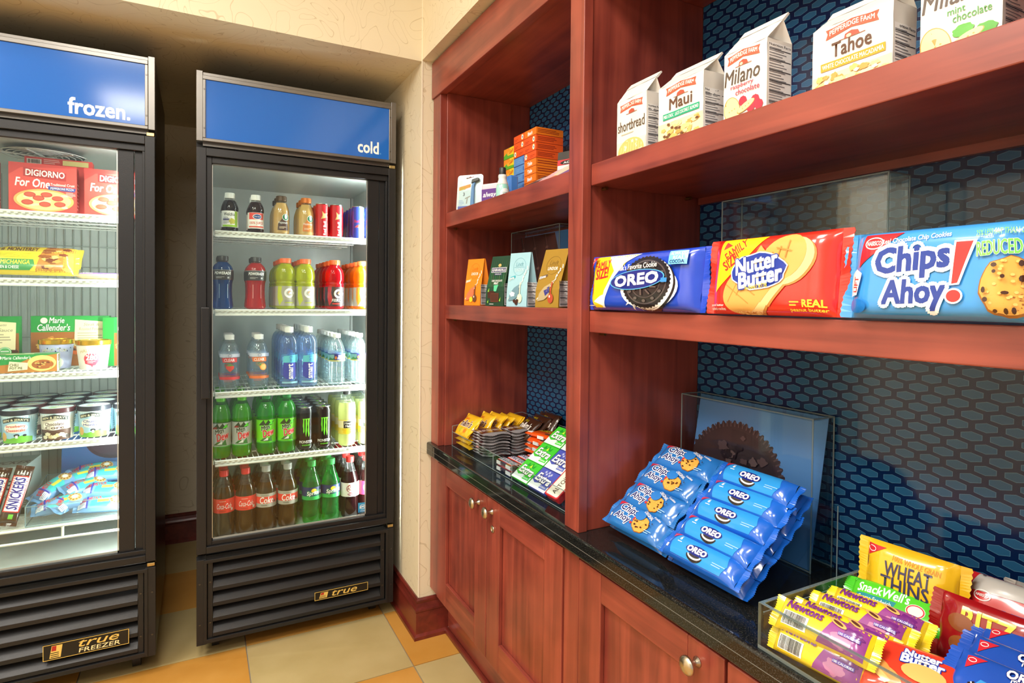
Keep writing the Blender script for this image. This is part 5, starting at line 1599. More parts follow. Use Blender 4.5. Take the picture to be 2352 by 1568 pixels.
# --- chocolate bags on the middle shelf
def vine(A, W, H, c=(250, 246, 230)):
    r = random.Random(3)
    for i in range(46):
        q = i / 45
        x = W * (.10 + .86 * q ** .85) + r.uniform(-.35, .35)
        y = H * (.14 + .60 * (q ** 1.5)) + r.uniform(-.35, .35)
        A.ell(x, y, .30, .14, c, 7, rot=r.uniform(0, 3.1))
    return A
def lindor(label, loc, base, bc, dark, kind, lean):
    W, H = 8.5, 15.6
    A = Art()
    if kind == 'green':
        for i in range(9):
            A.poly([(i * .95, 6), (i * .95 + .5, 15.4), (i * .95 + .9, 6)], (30 + 14 * (i % 3), 84 + 10 * (i % 2), 56))
        A.rect(.9, 10.6, 7.8, 12.2, (236, 236, 240)).rect(1.05, 10.75, 7.65, 12.05, (30, 34, 90)).text('GHIRARDELLI', 1.3, 11.0, 7.4, 11.8, WHITE, .02).rect(2.6, 9.7, 6.0, 10.4, (30, 34, 90)).text('CHOCOLATE', 2.9, 9.85, 5.8, 10.25, WHITE, .01).ell(4.4, 12.9, .7, .5, (220, 180, 110)).text('DARK CHOCOLATE', 2.0, 7.6, 6.8, 8.2, WHITE, .02).text('MINT', 3.2, 6.7, 5.2, 7.4, WHITE, .03)
        A.poly([(3.4, 6.4), (5.4, 6.6), (5.0, 4.6), (3.8, 4.4)], (90, 200, 150)).rect(1.0, 2.4, 4.2, 4.6, (70, 36, 26)).rect(2.4, 1.2, 6.2, 4.0, (96, 52, 36)).rect(2.7, 1.5, 5.9, 3.7, (80, 42, 30)).poly([(.8, 1.2), (1.5, 1.9), (1.3, .8)], (150, 214, 60)).poly([(6.4, 1.6), (7.2, 2.8), (7.0, 1.4)], (150, 214, 60)).poly([(.9, 4.4), (1.5, 5.6), (1.6, 4.4)], (150, 214, 60)).lines(2, .4, 5, .8, 1, WHITE)
    else:
        A.ring(4.4, 11.6, 2.6, 2.6, .10, dark, 32).text('Lindt', 2.9, 11.7, 6.0, 13.0, dark, .0, .2).line(2.2, 11.4, 6.6, 11.4, .07, dark).text('LINDOR', 2.7, 10.2, 6.2, 11.1, (250, 246, 236) if kind != 'blue' else (196, 226, 232), .02, .1)
        A.poly([(.3, 7.6), (3.2, 8.4), (3.1, 9.1), (.3, 8.4)], {'blue': (60, 170, 186), 'gold': (100, 80, 60), 'orange': (250, 176, 80)}[kind]).lines(.5, 8.0, 2.8, 8.6, 1, WHITE, .9)
        vine(A, W, H)
        A.poly([(1.0, 1.6), (1.5, 3.6), (3.2, 5.4), (5.2, 6.4), (5.2, 3.2), (3.4, 2.0)], {'blue': (110, 150, 166), 'gold': (176, 160, 120), 'orange': (214, 120, 80)}[kind])
        if kind == 'gold':
            A.poly([(3.2, 4.4), (5.0, 5.6), (5.2, 4.0), (3.8, 3.0)], (50, 50, 130))
        if kind == 'blue':
            A.blob(2.6, 3.6, 1.0, .7, (226, 240, 246), .2)
        c = {'blue': (240, 232, 200), 'gold': (176, 70, 40), 'orange': (110, 66, 44)}[kind]
        A.rect(5.5, 3.4, 5.9, 6.8, c).ell(5.7, 2.4, 1.0, 1.3, c, 20).ell(5.4, 2.9, .25, .35, (250, 240, 226), 10)
        if kind == 'orange':
            A.ell(3.9, 2.0, .9, .9, (250, 214, 40), 16)
        if kind == 'blue':
            for x, y in ((3.6, 1.6), (4.4, 1.0), (4.8, 1.7)):
                A.blob(x, y, .6, .5, (66, 36, 26), .1)
        A.text('ORANGE' if kind == 'orange' else 'ASSORTED', .5, 7.75, 2.9, 8.35, WHITE, .01, 0, .25)
    t = wedge_bag(label, .085, .047, .156, .005, mat(base, bc, .45 if kind != 'gold' else .3, .0 if kind != 'gold' else .35), loc, math.radians(-75), A, nutrition(4.7, 7.2, .25, .3), lean=lean)
    return t
lindor('orange chocolate bag beside the shelf stile', (.799, 1.878, LS2), 'orange_paper', (246, 140, 28), (220, 110, 10), 'orange', .38)
lindor('dark green foil chocolate bag between orange and pale blue bags', (.799, 1.706, LS2), 'green_foil', (26, 66, 44), (240, 240, 240), 'green', .62)
lindor('pale blue chocolate bag beside the green foil bag', (.799, 1.562, LS2), 'pale_blue_paper', (160, 206, 220), (110, 170, 186), 'blue', .36)
lindor('gold chocolate bag next to the divider', (.799, 1.392, LS2), 'gold_paper', (176, 140, 52), (130, 100, 30), 'gold', .85)
# --- acrylic display blocks with a picture card
def display_block(label, y0, y1, x0, x1, z0, z1, pic, picname='picture_card'):
    t = thing('acrylic_display_block', label, 'display', (x0, y1, z0), (0, 0, N90))
    W, D, H, th = y1 - y0, x1 - x0, z1 - z0, .005
    MB().box(0, W, 0, th, 0, H).build('front_pane', ACR, t)
    MB().box(0, W, D - th, D, 0, H).build('back_pane', ACR, t)
    for x in (0, W - th):
        MB().box(x, x + th, th, D - th, 0, H).build('side_pane', ACR, t)
    MB().box(th, W - th, th, D - th, H - th, H).build('top_pane', ACR, t)
    e = MB()
    for a in (0, W):
        for b_ in (0, D):
            e.rod((a, b_, 0), (a, b_, H), .0016, 6)
        e.rod((a, 0, H), (a, D, H), .0016, 6)
    for b_ in (0, D):
        e.rod((0, b_, H), (W, b_, H), .0016, 6)
        e.rod((0, b_, .002), (W, b_, .002), .0016, 6)
    e.build('polished_edge', ACE, t)
    if pic:
        h = H - .012
        ang = math.atan2(D - .016, h)
        o = (.007, .0075, .001)
        n = Vector((0, -math.cos(ang), math.sin(ang)))
        up = Vector((0, math.sin(ang), math.cos(ang)))
        L = h / math.cos(ang)
        p = MB().prism([(.0075, .001), (.0075 + up.y * L, .001 + up.z * L), (.0095 + up.y * L, .001 + up.z * L), (.0095, .001)], 'x', .007, W - .007)
        pc = p.build(picname, mat('picture_blue', (96, 150, 216), .35), t)
        pic.put(flat(o, (1, 0, 0), up), 'picture_print', pc)
    return t
A = Art()
A.poly([(0, 0), (31, 0), (31, 9.5), (21, 25), (0, 25)], (52, 28, 26))
for k in range(4):
    x = -3 + k * 8.2
    A.poly([(x, 25), (x + 1.0, 25), (x + 16.6, 0), (x + 15.4, 0)], (36, 18, 18)).poly([(x + 1.0, 25), (x + 1.35, 25), (x + 16.9, 0), (x + 16.6, 0)], (110, 78, 72))
    for j in range(3):
        A.blob(x + 3.8 + 4.5 * j, 20.2 - 7.2 * j, .9, .5, (128, 96, 88), .2, 4, j)
A.poly([(21, 25), (31.2, 25), (31.2, 9.0)], (80, 136, 206))
display_block('acrylic block with a picture of a chocolate bar behind the chocolate bags', 1.594, 1.918, 1.0, 1.06, LS2, 1.489, A)
# --- counter bin with sweets
bx_, by0, by1 = .803, 1.19, 1.985
tb = thing('acrylic_bin', 'clear acrylic bin of sweets and gum on the counter', 'bin', (bx_, by1, CT), (0, 0, N90))
W_, D_ = by1 - by0, .285
MB().box(0, W_, 0, D_, 0, .003).build('base', ACR, tb)
MB().box(0, W_, 0, .003, .003, .052).build('front_wall', ACR, tb)
MB().box(0, W_, D_ - .003, D_, .003, .10).build('back_wall', ACR, tb)
for x in (0, W_ - .003):
    MB().prism([(.003, .003), (D_ - .003, .003), (D_ - .003, .10), (.003, .072)], 'x', x, x + .003).build('side_wall', ACR, tb)
for x in (.335, .460):
    MB().prism([(.003, .003), (D_ - .003, .003), (D_ - .003, .09), (.003, .050)], 'x', x, x + .003).build('divider', ACR, tb)
e = MB()
for p, q in (((0, 0, .072), (0, D_, .10)), ((0, 0, 0), (0, 0, .072)), ((0, 0, .052), (W_, 0, .052)), ((0, 0, .002), (W_, 0, .002)), ((0, D_, .10), (W_, D_, .10)), ((.3365, 0, .003), (.3365, 0, .05)), ((.4615, 0, .003), (.4615, 0, .05))):
    e.rod(p, q, .0012, 6)
e.build('polished_edge', ACE, tb)
# gum ramp: sloping sheet
al = math.radians(38.5)
rl = .205
MB().prism([(.004, .004), (.004 + rl * math.cos(al), .004 + rl * math.sin(al)), (.004 + rl * math.cos(al) + .002, .002 + rl * math.sin(al)), (.006, .004)], 'x', .463, W_ - .004).build('gum_ramp', ACR, tb)
def candy_bag(proto_name, label, loc, rot, bc, kind, seed, group):
    t = thing(proto_name, label, 'candy', loc, rot, group)
    S = pillow(t, .102, .088, .020, film(kind + '_candy_film', bc), .006, .022, 2.6, seed, wr=.003)
    A = Art()
    txt = (92, 52, 30) if kind == 'yellow' else (250, 244, 236)
    A.text('PEANUT' if kind == 'yellow' else 'MILK', 2.4, 6.0, 5.4, 6.9, (230, 120, 30) if kind == 'yellow' else (190, 170, 40), .03)
    A.text("m&m's", 1.4, 3.3, 10.6, 5.9, txt, .03, .1, .0, out=((250, 248, 240) if kind == 'yellow' else (50, 30, 20), .04))
    A.ell(4.4, 1.8, 1.2, 1.0, (190, 190, 40)).ell(6.4, 1.6, 1.1, 1.0, (236, 200, 60)).ell(8.4, 1.8, .9, .8, (60, 140, 190) if kind == 'brown' else (226, 130, 40))
    A.put(lambda u, v, h: S(u * .82, v, h), 'front_print', t, INKG, (.006, .006), .00008, .0006)
    return t
YS = [(.812, 1.976, .0, 62, -2), (.846, 1.978, .004, 58, 4), (.878, 1.974, .002, 55, -3), (.910, 1.978, .004, 52, 5), (.944, 1.975, .003, 50, -4), (.978, 1.978, .004, 50, 3)]
candy_bag('candy_bag', 'yellow peanut candy bag lying flat at the bottom of the bin corner', (.816, 1.970, CT + .004), incl(9, 0), (244, 190, 28), 'yellow', 21, 'yellow candy bags')
candy_bag('candy_bag', 'yellow peanut candy bag lying second from the bottom in the bin corner', (.812, 1.970, CT + .022), incl(16, 2), (244, 190, 28), 'yellow', 22, 'yellow candy bags')
candy_bag('candy_bag', 'yellow peanut candy bag with its brown name facing out on top of the bin corner', (.812, 1.970, CT + .044), incl(46, 3), (244, 190, 28), 'yellow', 23, 'yellow candy bags')
for k, (x, dz, a, w) in enumerate(((.878, .042, 52, -2), (.910, .040, 50, 3), (.944, .036, 48, -3), (.976, .036, 46, 2))):
    candy_bag('candy_bag', 'yellow peanut candy bag, %s behind the one showing its name' % ORD[k + 1].split()[0].replace('second', 'first').replace('third', 'second').replace('fourth', 'third').replace('fifth', 'fourth'), (x, 1.970, CT + dz), incl(a, w), (244, 190, 28), 'yellow', 30 + k, 'yellow candy bags')
for k, (x, y, dz, a, w, lab) in enumerate(((.992, 1.866, .044, 40, -4, 'in front'), (1.020, 1.852, .050, 44, 2, 'second'), (1.044, 1.840, .054, 48, 5, 'third'), (1.058, 1.826, .052, 55, -2, 'rearmost'))):
    candy_bag('candy_bag', 'dark brown chocolate candy bag, %s of the pile at the bin back' % lab, (x, y, CT + dz), incl(a, w), (62, 38, 26), 'brown', 40 + k, 'brown candy bags')
# chocolate bars: two piles in silver and maroon
def choc_bar(label, loc, rz, group, seed):
    t = thing('chocolate_bar', label, 'chocolate', loc, (0, 0, rz), group)
    S = pillow(t, .094, .100, .0098, film('silver_wrapper', (150, 146, 148), .25), .006, .010, 5., seed, wr=.0012, nu=12, nv=8)
    Art().rect(1.4, .2, 8.0, 9.8, (74, 32, 34)).text("HERSHEY'S", -1.4, 3.9, 10.8, 6.1, (196, 190, 190), .04, 0, PI / 2).put(S, 'wrapper_print', t, INKG, (.008, .008), .00008, .0005)
    return t
for s, x in ((0, .828), (1, .934)):
    proto = None
    for k in range(8):
        lab = '%s in the %s pile of silver and maroon chocolate bars' % (NW[k] if k < 7 else 'topmost', 'front' if s == 0 else 'rear')
        r = random.Random(s * 10 + k)
        loc = (x + r.uniform(-.002, .002), 1.872 + r.uniform(-.002, .002), CT + .0035 + k * .0098)
        if proto is None:
            proto = choc_bar('chocolate bar ' + lab, loc, N90, 'chocolate bars in the bin', s)
        else:
            copy_tree(proto, loc, 'chocolate bar ' + lab, None, (0, 0, N90 + r.uniform(-.05, .05)))
# peanut butter cups
def cups(label, loc, rz, seed):
    t = thing('peanut_cup_pack', label, 'chocolate', loc, (0, 0, rz), 'orange peanut butter cup packs')
    S = pillow(t, .118, .088, .019, film('cup_orange', (240, 92, 24)), .008, .016, 4., seed, wr=.0025)
    Art().text("REESE'S", 2.0, 3.6, 9.8, 6.2, (240, 210, 40), .05, .15, 0, out=((90, 44, 20), .03)).ell(10, 2.0, 1.3, .8, (120, 66, 36)).rect(1.2, .5, 3.6, 1.6, WHITE).put(S, 'front_print', t, INKG, (.006, .006), .00008, .0005)
    MB().box(.07, .10, -.0012, .004, .003, .013).build('barcode_patch', mat('barcode_white', (240, 240, 238), .4), t)
for k in range(4):
    cups('orange peanut butter cup pack, %s in its pile behind the chocolate bars' % ('topmost' if k == 3 else NW[k]), (.982 + .004 * (k % 2), 1.786 + .003 * (k % 3), CT + .0035 + k * .0192), N90 + (.12, -.05, .06, .2)[k], k + 50)
# nougat bars: two layers of five
def nougat(label, loc, rz, seed):
    t = thing('nougat_bar', label, 'chocolate', loc, (0, 0, rz), 'nougat bars in the bin')
    S = pillow(t, .104, .033, .0175, film('brown_wrapper', (60, 34, 26)), .006, .010, 5., seed, wr=.0012, nu=14, nv=8)
    Art().rect(.5, .25, 9.9, 3.05, (206, 54, 48)).rect(.75, .5, 9.65, 2.8, (246, 244, 248)).text('SNICKERS', 1.1, .8, 9.3, 2.5, (40, 44, 140), .025, .12).put(S, 'front_print', t, INKG, (.006, .005), .00008, .0005)
    MB().box(.008, .032, -.0010, .004, .003, .013).box(.068, .098, -.0010, .004, .003, .013).build('side_patch', mat('barcode_white', (240, 240, 238), .4), t)
for k in range(2):
    for j in range(5):
        nougat('nougat bar with blue name, %s from the counter edge in the %s layer' % (('first', 'second', 'third', 'fourth', 'fifth')[j], ('lower', 'upper')[k]), (.809 + j * .0345, 1.643, CT + .0035 + k * .0177), N90, j + 5 * k + 60)
# chewing gum on the ramp
GW, GL = .0905, .068
def gum(label, y, k, c1, c2, kind):
    d = Vector((math.cos(al), 0, math.sin(al)))
    n = Vector((-math.sin(al), 0, math.cos(al)))
    p = Vector((bx_ + .006, y, CT + .005)) + d * (k * (GL + .0012)) + n * .0035
    t = thing('gum_pack', label, 'chewing gum', p, incl(38.5), kind + ' gum packs')
    MB().box(0, GW, 0, GL, 0, .012).build('sleeve', mat(kind + '_gum_card', c1, .35), t, .0008)
    A = Art()
    A.rect(.1, .1, 8.95, 6.7, c1).poly([(.1, 2.4), (2, 1.6), (4.5, 2.2), (7, 1.4), (8.95, 2.2), (8.95, .1), (.1, .1)], (236, 244, 240)).poly([(5.2, .8), (8.6, .9), (8.4, 1.9), (5.0, 1.8)], c2)
    if kind == 'green':
        A.poly([(2.4, 5.2), (3.2, 6.4), (4.0, 5.4), (5.0, 6.6), (5.8, 5.4), (6.8, 6.2), (6.6, 4.8)], (24, 150, 40)).poly([(4.2, 4.8), (4.8, 6.0), (5.4, 4.8)], (190, 230, 60))
    else:
        for x, y2 in ((3.0, 5.8), (4.6, 6.0), (6.0, 5.6), (4.0, 5.2), (5.4, 5.1)):
            for q in range(3):
                A.line(x - .5 * math.cos(q * 1.05), y2 - .5 * math.sin(q * 1.05), x + .5 * math.cos(q * 1.05), y2 + .5 * math.sin(q * 1.05), .12, (220, 230, 250))
    A.text('Extra', 1.0, 2.4, 8.2, 4.9, (250, 252, 250), .03, .15, -.05, out=((30, 60, 50) if kind == 'green' else (40, 44, 90), .035)).lines(3, 2.0, 7, 2.4, 1, (80, 90, 90)).text('SPEARMINT' if kind == 'green' else 'WINTERFRESH', 5.2, 1.1, 8.2, 1.6, WHITE, .02)
    A.put(flat((0, 0, .012), (1, 0, 0), (0, 1, 0)), 'front_print', t)
    return t
for k in range(3):
    gum('green spearmint gum pack, %s of three on the ramp' % ('lowest', 'middle', 'highest')[k], 1.522, k, (60, 196, 50), (40, 220, 40), 'green')
for k in range(3):
    gum('blue winter gum pack, %s of three on the ramp' % ('lowest', 'middle', 'highest')[k], 1.428, k, (70, 84, 180), (90, 110, 200), 'blue')
# mint tins
for k in range(2):
    d = Vector((math.cos(al), 0, math.sin(al)))
    t = thing('mint_tin', 'red-edged cream mint tin, %s on the ramp beside blue gum' % ('lower' if k == 0 else 'upper'), 'mints', Vector((bx_ + .006, 1.330, CT + .0055)) + d * (k * .098) + Vector((-math.sin(al), 0, math.cos(al))) * .0035, incl(38.5))
    MB().prism(rr(.062, .095, .008), 'z', 0, .018).build('tin', mat('tin_red', (196, 40, 50), .25, .3), t, .002)
    Art().poly([(x * 100, y * 100) for x, y in [(.003 + a, .003 + b_) for a, b_ in rr(.056, .089, .006)]], (214, 70, 76)).poly([(x * 100, y * 100) for x, y in [(.005 + a, .005 + b_) for a, b_ in rr(.052, .085, .005)]], (240, 234, 214)).text('ALTOIDS', -.4, 3.9, 6.6, 5.6, (70, 60, 50), .02, 0, PI / 2).put(flat((0, 0, .018), (1, 0, 0), (0, 1, 0)), 'lid_print', t)
# navy bars behind the gum
for k in range(2):
    t = thing('navy_chocolate_bar', 'navy chocolate bar with red lettering, %s behind the gum ramp' % ('front one' if k == 0 else 'rear one'), 'chocolate', (.985 + k * .042, 1.640, CT + .0035), (0, 0, N90 + .03))
    S = pillow(t, .104, .036, .07 if k == 0 else .078, film('navy_wrapper', (24, 28, 66)), .006, .012, 6., 70 + k, wr=.001)
    Art().text('CRUNCH', 1, .8, 10, 2.8, (170, 60, 80), .03, .1).put(S, 'front_print', t, INKG, (.01, .008), .00006, .0005)
# ------------------------------------------------------------------ right bay, top shelf: paper cookie bags
RS1, RS2 = 1.5545, 1.2242
WP = mat('white_paper_bag', (224, 221, 213), .4)
def farm(A, x0, y0, x1, y1, rot=0.):
    """red banner with an arch and a little mill"""
    cx, w, h = (x0 + x1) / 2, x1 - x0, y1 - y0
    A.poly([(x0, y0 + h * .30), (x0 + w * .12, y0 + h * .35), (cx, y0 + h * .52), (x1 - w * .12, y0 + h * .35), (x1, y0 + h * .30), (x1 - w * .04, y0 + h * .62), (x1, y0 + h * .86), (x1 - w * .15, y0 + h * .88), (cx, y1), (x0 + w * .15, y0 + h * .88), (x0, y0 + h * .86), (x0 + w * .04, y0 + h * .62)], (206, 90, 64))
    A.text('PEPPERIDGE FARM', x0 + w * .08, y0 + h * .48, x1 - w * .08, y0 + h * .76, (252, 246, 236), .02, arc=h * .14)
    A.poly([(cx - w * .14, y0), (cx + w * .16, y0), (cx + w * .12, y0 + h * .26), (cx, y0 + h * .36), (cx - w * .12, y0 + h * .26)], (176, 80, 60)).ell(cx - w * .05, y0 + h * .12, w * .05, h * .10, (236, 200, 170), 10).line(cx - w * .24, y0 + h * .02, cx + w * .26, y0 + h * .02, h * .04, (150, 90, 70))
    return A
def crumbs(A, x0, x1, y, seed, dark):
    r = random.Random(seed)
    for i in range(34):
        A.blob(r.uniform(x0, x1), r.uniform(0.2, y), r.uniform(.5, .9), r.uniform(.3, .5), r.choice([(226, 184, 104), (240, 208, 138), (206, 156, 78), (250, 224, 160)]), .2, 5, i)
    for i in range(10):
        A.blob(r.uniform(x0, x1), r.uniform(.6, y), .4, .25, (110, 70, 40) if dark else (250, 238, 206), .2, 4, i + 50)
    return A
def oval_cookie(A, cx, cy, rx, ry, rot):
    A.ell(cx, cy, rx, ry, (206, 150, 74), 28, rot=rot).ell(cx, cy + .05, rx * .93, ry * .92, (246, 218, 158), 28, rot=rot)
    for q in range(3):
        A.ell(cx + (q - 1) * rx * .35 * math.cos(rot), cy + (q - 1) * rx * .35 * math.sin(rot), .14, .1, (214, 160, 84), 8)
    return A
# shortbread
A = Art()
farm(A, 1.2, 8.6, 8.4, 11.2).text('shortbread', .5, 5.2, 9.0, 7.4, (92, 78, 62), .01).lines(1.6, 4.3, 7.6, 4.9, 1, (200, 190, 170))
A.rect(.2, .2, 9.4, 3.0, (246, 232, 200)).ell(4.8, .8, 4.2, 2.6, (230, 188, 110), 28)
for i in range(9):
    A.line(1.4 + i * .85, -.0 + .3, 1.8 + i * .8, 2.9 - abs(i - 4) * .25, .12, (250, 222, 160))
gable_bag('white paper bag of shortbread with orange top seal', .096, .040, .118, .150, WP, (.80, 1.046, RS1), N90, A, nutrition(4.0, 9.4), flap=Art().rect(5.0, .3, 8.4, .9, (236, 150, 40)).lines(1, .1, 4.6, .5, 2, (150, 140, 130)), seed=1)
# nut cookies
def nutbag(label, name, band, bandc, W, D, loc, seed, dark):
    A = Art()
    w = W * 100
    A.rect(.1, .1, w - .1, 3.6, (246, 226, 176))
    farm(A, w * .18, 8.0, w * .84, 10.6).text(name, w * .26, 5.9, w * .76, 8.0, (96, 66, 50), .02).poly([(w * .12, 4.2), (w * .92, 4.2), (w * .92, 5.4), (w * .12, 5.4)], bandc).text(band, w * .14, 4.5, w * .90, 5.15, WHITE, .02)
    crumbs(A, 1, w - 1, 3.4, seed, dark)
    return gable_bag(label, W, D, .108, .134, WP, loc, N90, A, nutrition(D * 100, 8.0), flap=Art().lines(2, .2, 8, .7, 2, (190, 180, 170)), seed=seed)
nutbag('white paper bag of cookies with green band between shortbread and raspberry bags', 'Maui', 'MILK CHOCOLATE COCONUT ALMOND', (30, 160, 120), .118, .052, (.80, .914, RS1), 2, True)
# raspberry
A = Art()
farm(A, .7, 8.6, 7.4, 11.2).text('Milano', .2, 5.9, 7.4, 8.4, (84, 70, 60), .01, .15).text('raspberry', 1.6, 4.9, 6.2, 5.8, (200, 60, 90), .01).text('chocolate', 2.6, 3.9, 7.4, 4.8, (200, 60, 90), .01)
oval_cookie(A, 1.9, 1.6, 1.7, 2.3, .25)
for x, y in ((4.2, 2.6), (6.6, 2.2), (5.8, 1.2), (7.4, 1.2)):
    A.blob(x, y, .8, .8, (206, 50, 70), .08, 9, 3)
oval_cookie(A, 4.8, 1.6, 1.9, .6, .4)
gable_bag('tall white paper bag with violet top flap and raspberry picture', .088, .058, .114, .150, WP, (.80, .749, RS1), N90, A, nutrition(5.8, 11.0), flap=Art().rect(.3, .45, 8.5, .98, (160, 140, 214)).lines(1, .05, 6, .4, 2, (150, 140, 150)), seed=3)
nutbag('white paper bag of cookies with amber band next to the mint chocolate bag', 'Tahoe', 'WHITE CHOCOLATE MACADAMIA', (232, 160, 44), .121, .055, (.84, .610, RS1), 4, False)
# mint
A = Art()
A.text('Milano', .2, 6.9, 7.4, 9.4, (84, 70, 60), .01, .15).text('mint', 3.2, 5.6, 5.2, 6.4, (90, 160, 90), .01).text('chocolate', 3.8, 4.5, 8.0, 5.5, (90, 160, 90), .01)
oval_cookie(A, 1.9, 2.2, 1.8, 2.6, .3)
A.blob(5.0, 3.2, 1.2, .8, (90, 170, 60), .1, 7, 1).blob(7.4, 2.4, 1.3, .9, (80, 160, 50), .1, 7, 2)
oval_cookie(A, 5.6, 2.2, 1.8, .6, .3)
farm(A, .7, 9.4, 7.4, 12.0)
gable_bag('white paper bag with mint leaves picture at the end of the top shelf', .091, .058, .122, .155, WP, (.84, .454, RS1), N90, A, nutrition(5.8, 11.0), flap=Art().rect(.3, .45, 8.8, .98, (120, 190, 130)), seed=5)

# ------------------------------------------------------------------ middle shelf: family packs
def family(label, W, H, T, m, loc, yaw, lean, art, seed, fold=True):
    """tray pack standing on its long edge, front to the aisle"""
    t = thing('family_cookie_pack', label, 'cookies', loc, incl(90 - lean, yaw))
    S = pillow(t, W, H, T, m, .014, .035, 7., seed, wr=.003, nu=30, nv=16, flatb=1.)
    if callable(art):
        art = art(t)
    art.put(lambda u, v, h: S(u, v, h), 'front_print', t, INKG, (.005, .005), .00012, .0009)
    return t
A = Art()
A.poly([(.4, 6.0), (.4, 11.2), (17, 11.2), (13.0, 9.6), (9.0, 6.6), (7.0, 3.2), (6.0, .4), (3, .4), (.8, 3.5)], (240, 214, 30)).poly([(7.0, 11.2), (17, 11.2), (12.4, 9.4), (8.6, 6.0), (7.0, 2.6), (6.4, .4), (5.6, .4), (6.4, 4.0), (9.2, 8.0)], (250, 250, 250))
A.poly([(3.0, 1.6), (6.4, .6), (6.6, 3.2), (5.2, 2.8)], (240, 244, 250))
A.text('FAMILY', 2.6, 8.6, 8.0, 10.2, (206, 40, 50), .03, .15, .12).text('SIZE!', 3.0, 6.5, 7.4, 8.6, (206, 40, 50), .04, .15, .12).poly([(.6, 2.6), (2.2, 3.0), (2.3, 5.4), (.7, 5.0)], (214, 50, 50)).text('LIFT', .5, 3.4, 2.5, 4.3, WHITE, .03, 0, PI / 2 - .1)
for k in range(16):
    a = -2.3 + k * .28
    A.poly([(18.5 + 5.0 * math.cos(a), 4.6 + 3.4 * math.sin(a)), (18.5 + (8.2 + .9 * (k % 3)) * math.cos(a + .1), 4.6 + (4.6 + .5 * (k % 2)) * math.sin(a + .1)), (18.5 + 5.0 * math.cos(a + .22), 4.6 + 3.4 * math.sin(a + .22))], (236, 242, 250))
A.ell(20.4, 4.4, 8.2, 4.2, (240, 246, 252), 30)
B_ = oreo(Art(), 0, 0, 5.1)
A.g += [([(x * 1.38 + 19.8, y + 5.4) for x, y in vs], ts, c, nr) for vs, ts, c, nr in B_.g]
A.text("Milk's Favorite Cookie", 11.2, 8.0, 22.8, 9.1, WHITE, .015, 0, .04).ell(17.2, 5.9, 8.1, 1.95, (90, 180, 230), 30, rot=.06).ell(17.2, 5.9, 7.8, 1.8, (24, 40, 130), 30, rot=.06).text('OREO', 10.8, 4.9, 23.6, 7.0, WHITE, .06, 0, .06, out=((24, 40, 130), .05))
A.rect(26.0, 8.4, 30.2, 10.9, (120, 196, 226)).text('ALWAYS', 26.4, 10.1, 29.8, 10.7, WHITE, .01).text('REAL', 27.2, 9.3, 29.8, 9.9, WHITE, .02).text('COCOA', 26.4, 8.6, 29.8, 9.2, (30, 60, 130), .02)
brand_tri(A, 1.6, 11.0, 2.6)
A.lines(1, .5, 5.4, .9, 1, WHITE).rect(24.6, 5.2, 26.2, 6.0, (60, 140, 220))
family('blue and yellow family pack of chocolate sandwich cookies on the middle shelf', .318, .118, .048, film('royal_blue_film', (30, 70, 196)), (.802, 1.092, RS2 + .0004), 0, 6, A, 81)
A = Art()
A.poly([(2.8, 12.0), (11.4, 12.0), (2.0, 3.4)], (246, 220, 30))
A.text('FAMILY', 3.6, 9.4, 8.0, 11.0, (206, 50, 40), .03, 0, .62).text('SIZE!', 3.4, 7.6, 6.6, 9.2, (206, 50, 40), .04, 0, .62)
A.poly([(3.3, 10.3), (5.0, 11.0), (3.7, 11.6)], (206, 50, 50))
for dx, dy, c in ((1.5, -.7, (196, 132, 62)), (1.2, -.5, (244, 206, 140)), (.0, .0, (226, 170, 90))):
    A.ell(14.6 + dx, 8.4 + dy, 4.2, 3.1, c, 28, rot=.6).ell(8.0 + dx, 3.6 + dy, 4.2, 3.4, c, 28, rot=.6).poly([(7.6 + dx, 6.2 + dy), (10.6 + dx, 10.6 + dy), (15.0 + dx, 6.2 + dy), (11.2 + dx, 1.8 + dy)], c)
for i in range(7):
    A.line(5.0 + i * 1.7, 1.8 + i * 1.1, 7.4 + i * 1.4, 6.2 + i * .8, .16, (200, 140, 66)).line(4.6 + i * 1.5, 4.6 + i * .9, 9.0 + i * 1.2, 1.6 + i * 1.3, .16, (200, 140, 66))
A.blob(10.6, 6.6, 5.1, 2.9, (250, 252, 252), .06, 6, 2).blob(10.6, 6.6, 4.9, 2.7, (36, 60, 160), .06, 6, 2)
A.text('Nutter', 6.4, 6.6, 14.0, 9.1, WHITE, .05, .05, .16, out=((36, 60, 160), .05)).text('Butter', 7.2, 4.5, 15.0, 6.9, WHITE, .05, .05, .16, out=((36, 60, 160), .05)).text('The PEANUT BUTTER', 8.4, 3.9, 12.6, 4.5, (250, 220, 60), .02, 0, .12)
A.text('peanut butter', 1.2, 1.0, 4.4, 1.5, WHITE, .01).text('sandwich cookies', 1.2, .5, 4.6, .95, WHITE, .01).text('REAL', 18.6, 1.2, 21.6, 2.2, (250, 220, 60), .04).text('peanut butter', 16.6, .4, 21.8, 1.0, (250, 220, 60), .02).lines(16.6, 1.2, 18.2, 2.1, 2, (250, 220, 60))
family('red family pack of peanut butter cookies between two blue packs', .222, .124, .046, film('scarlet_film', (222, 44, 32)), (.801, .742, RS2 + .0004), 0, 5, A, 82)
A = Art()
A.poly([(2.6, 8.4), (4.4, 10.6), (6.4, 10.6)], (206, 40, 50)).poly([(1.6, 6.4), (2.2, 10.6), (7.0, 10.6)], (206, 40, 50)).ring(3.6, 9.4, 1.2, .8, .14, WHITE).text('NABISCO', 2.7, 9.1, 4.5, 9.7, WHITE, .02)
A.text('Real Chocolate Chip Cookies', 4.6, 9.2, 12.4, 10.0, WHITE, .015, 0, .05)
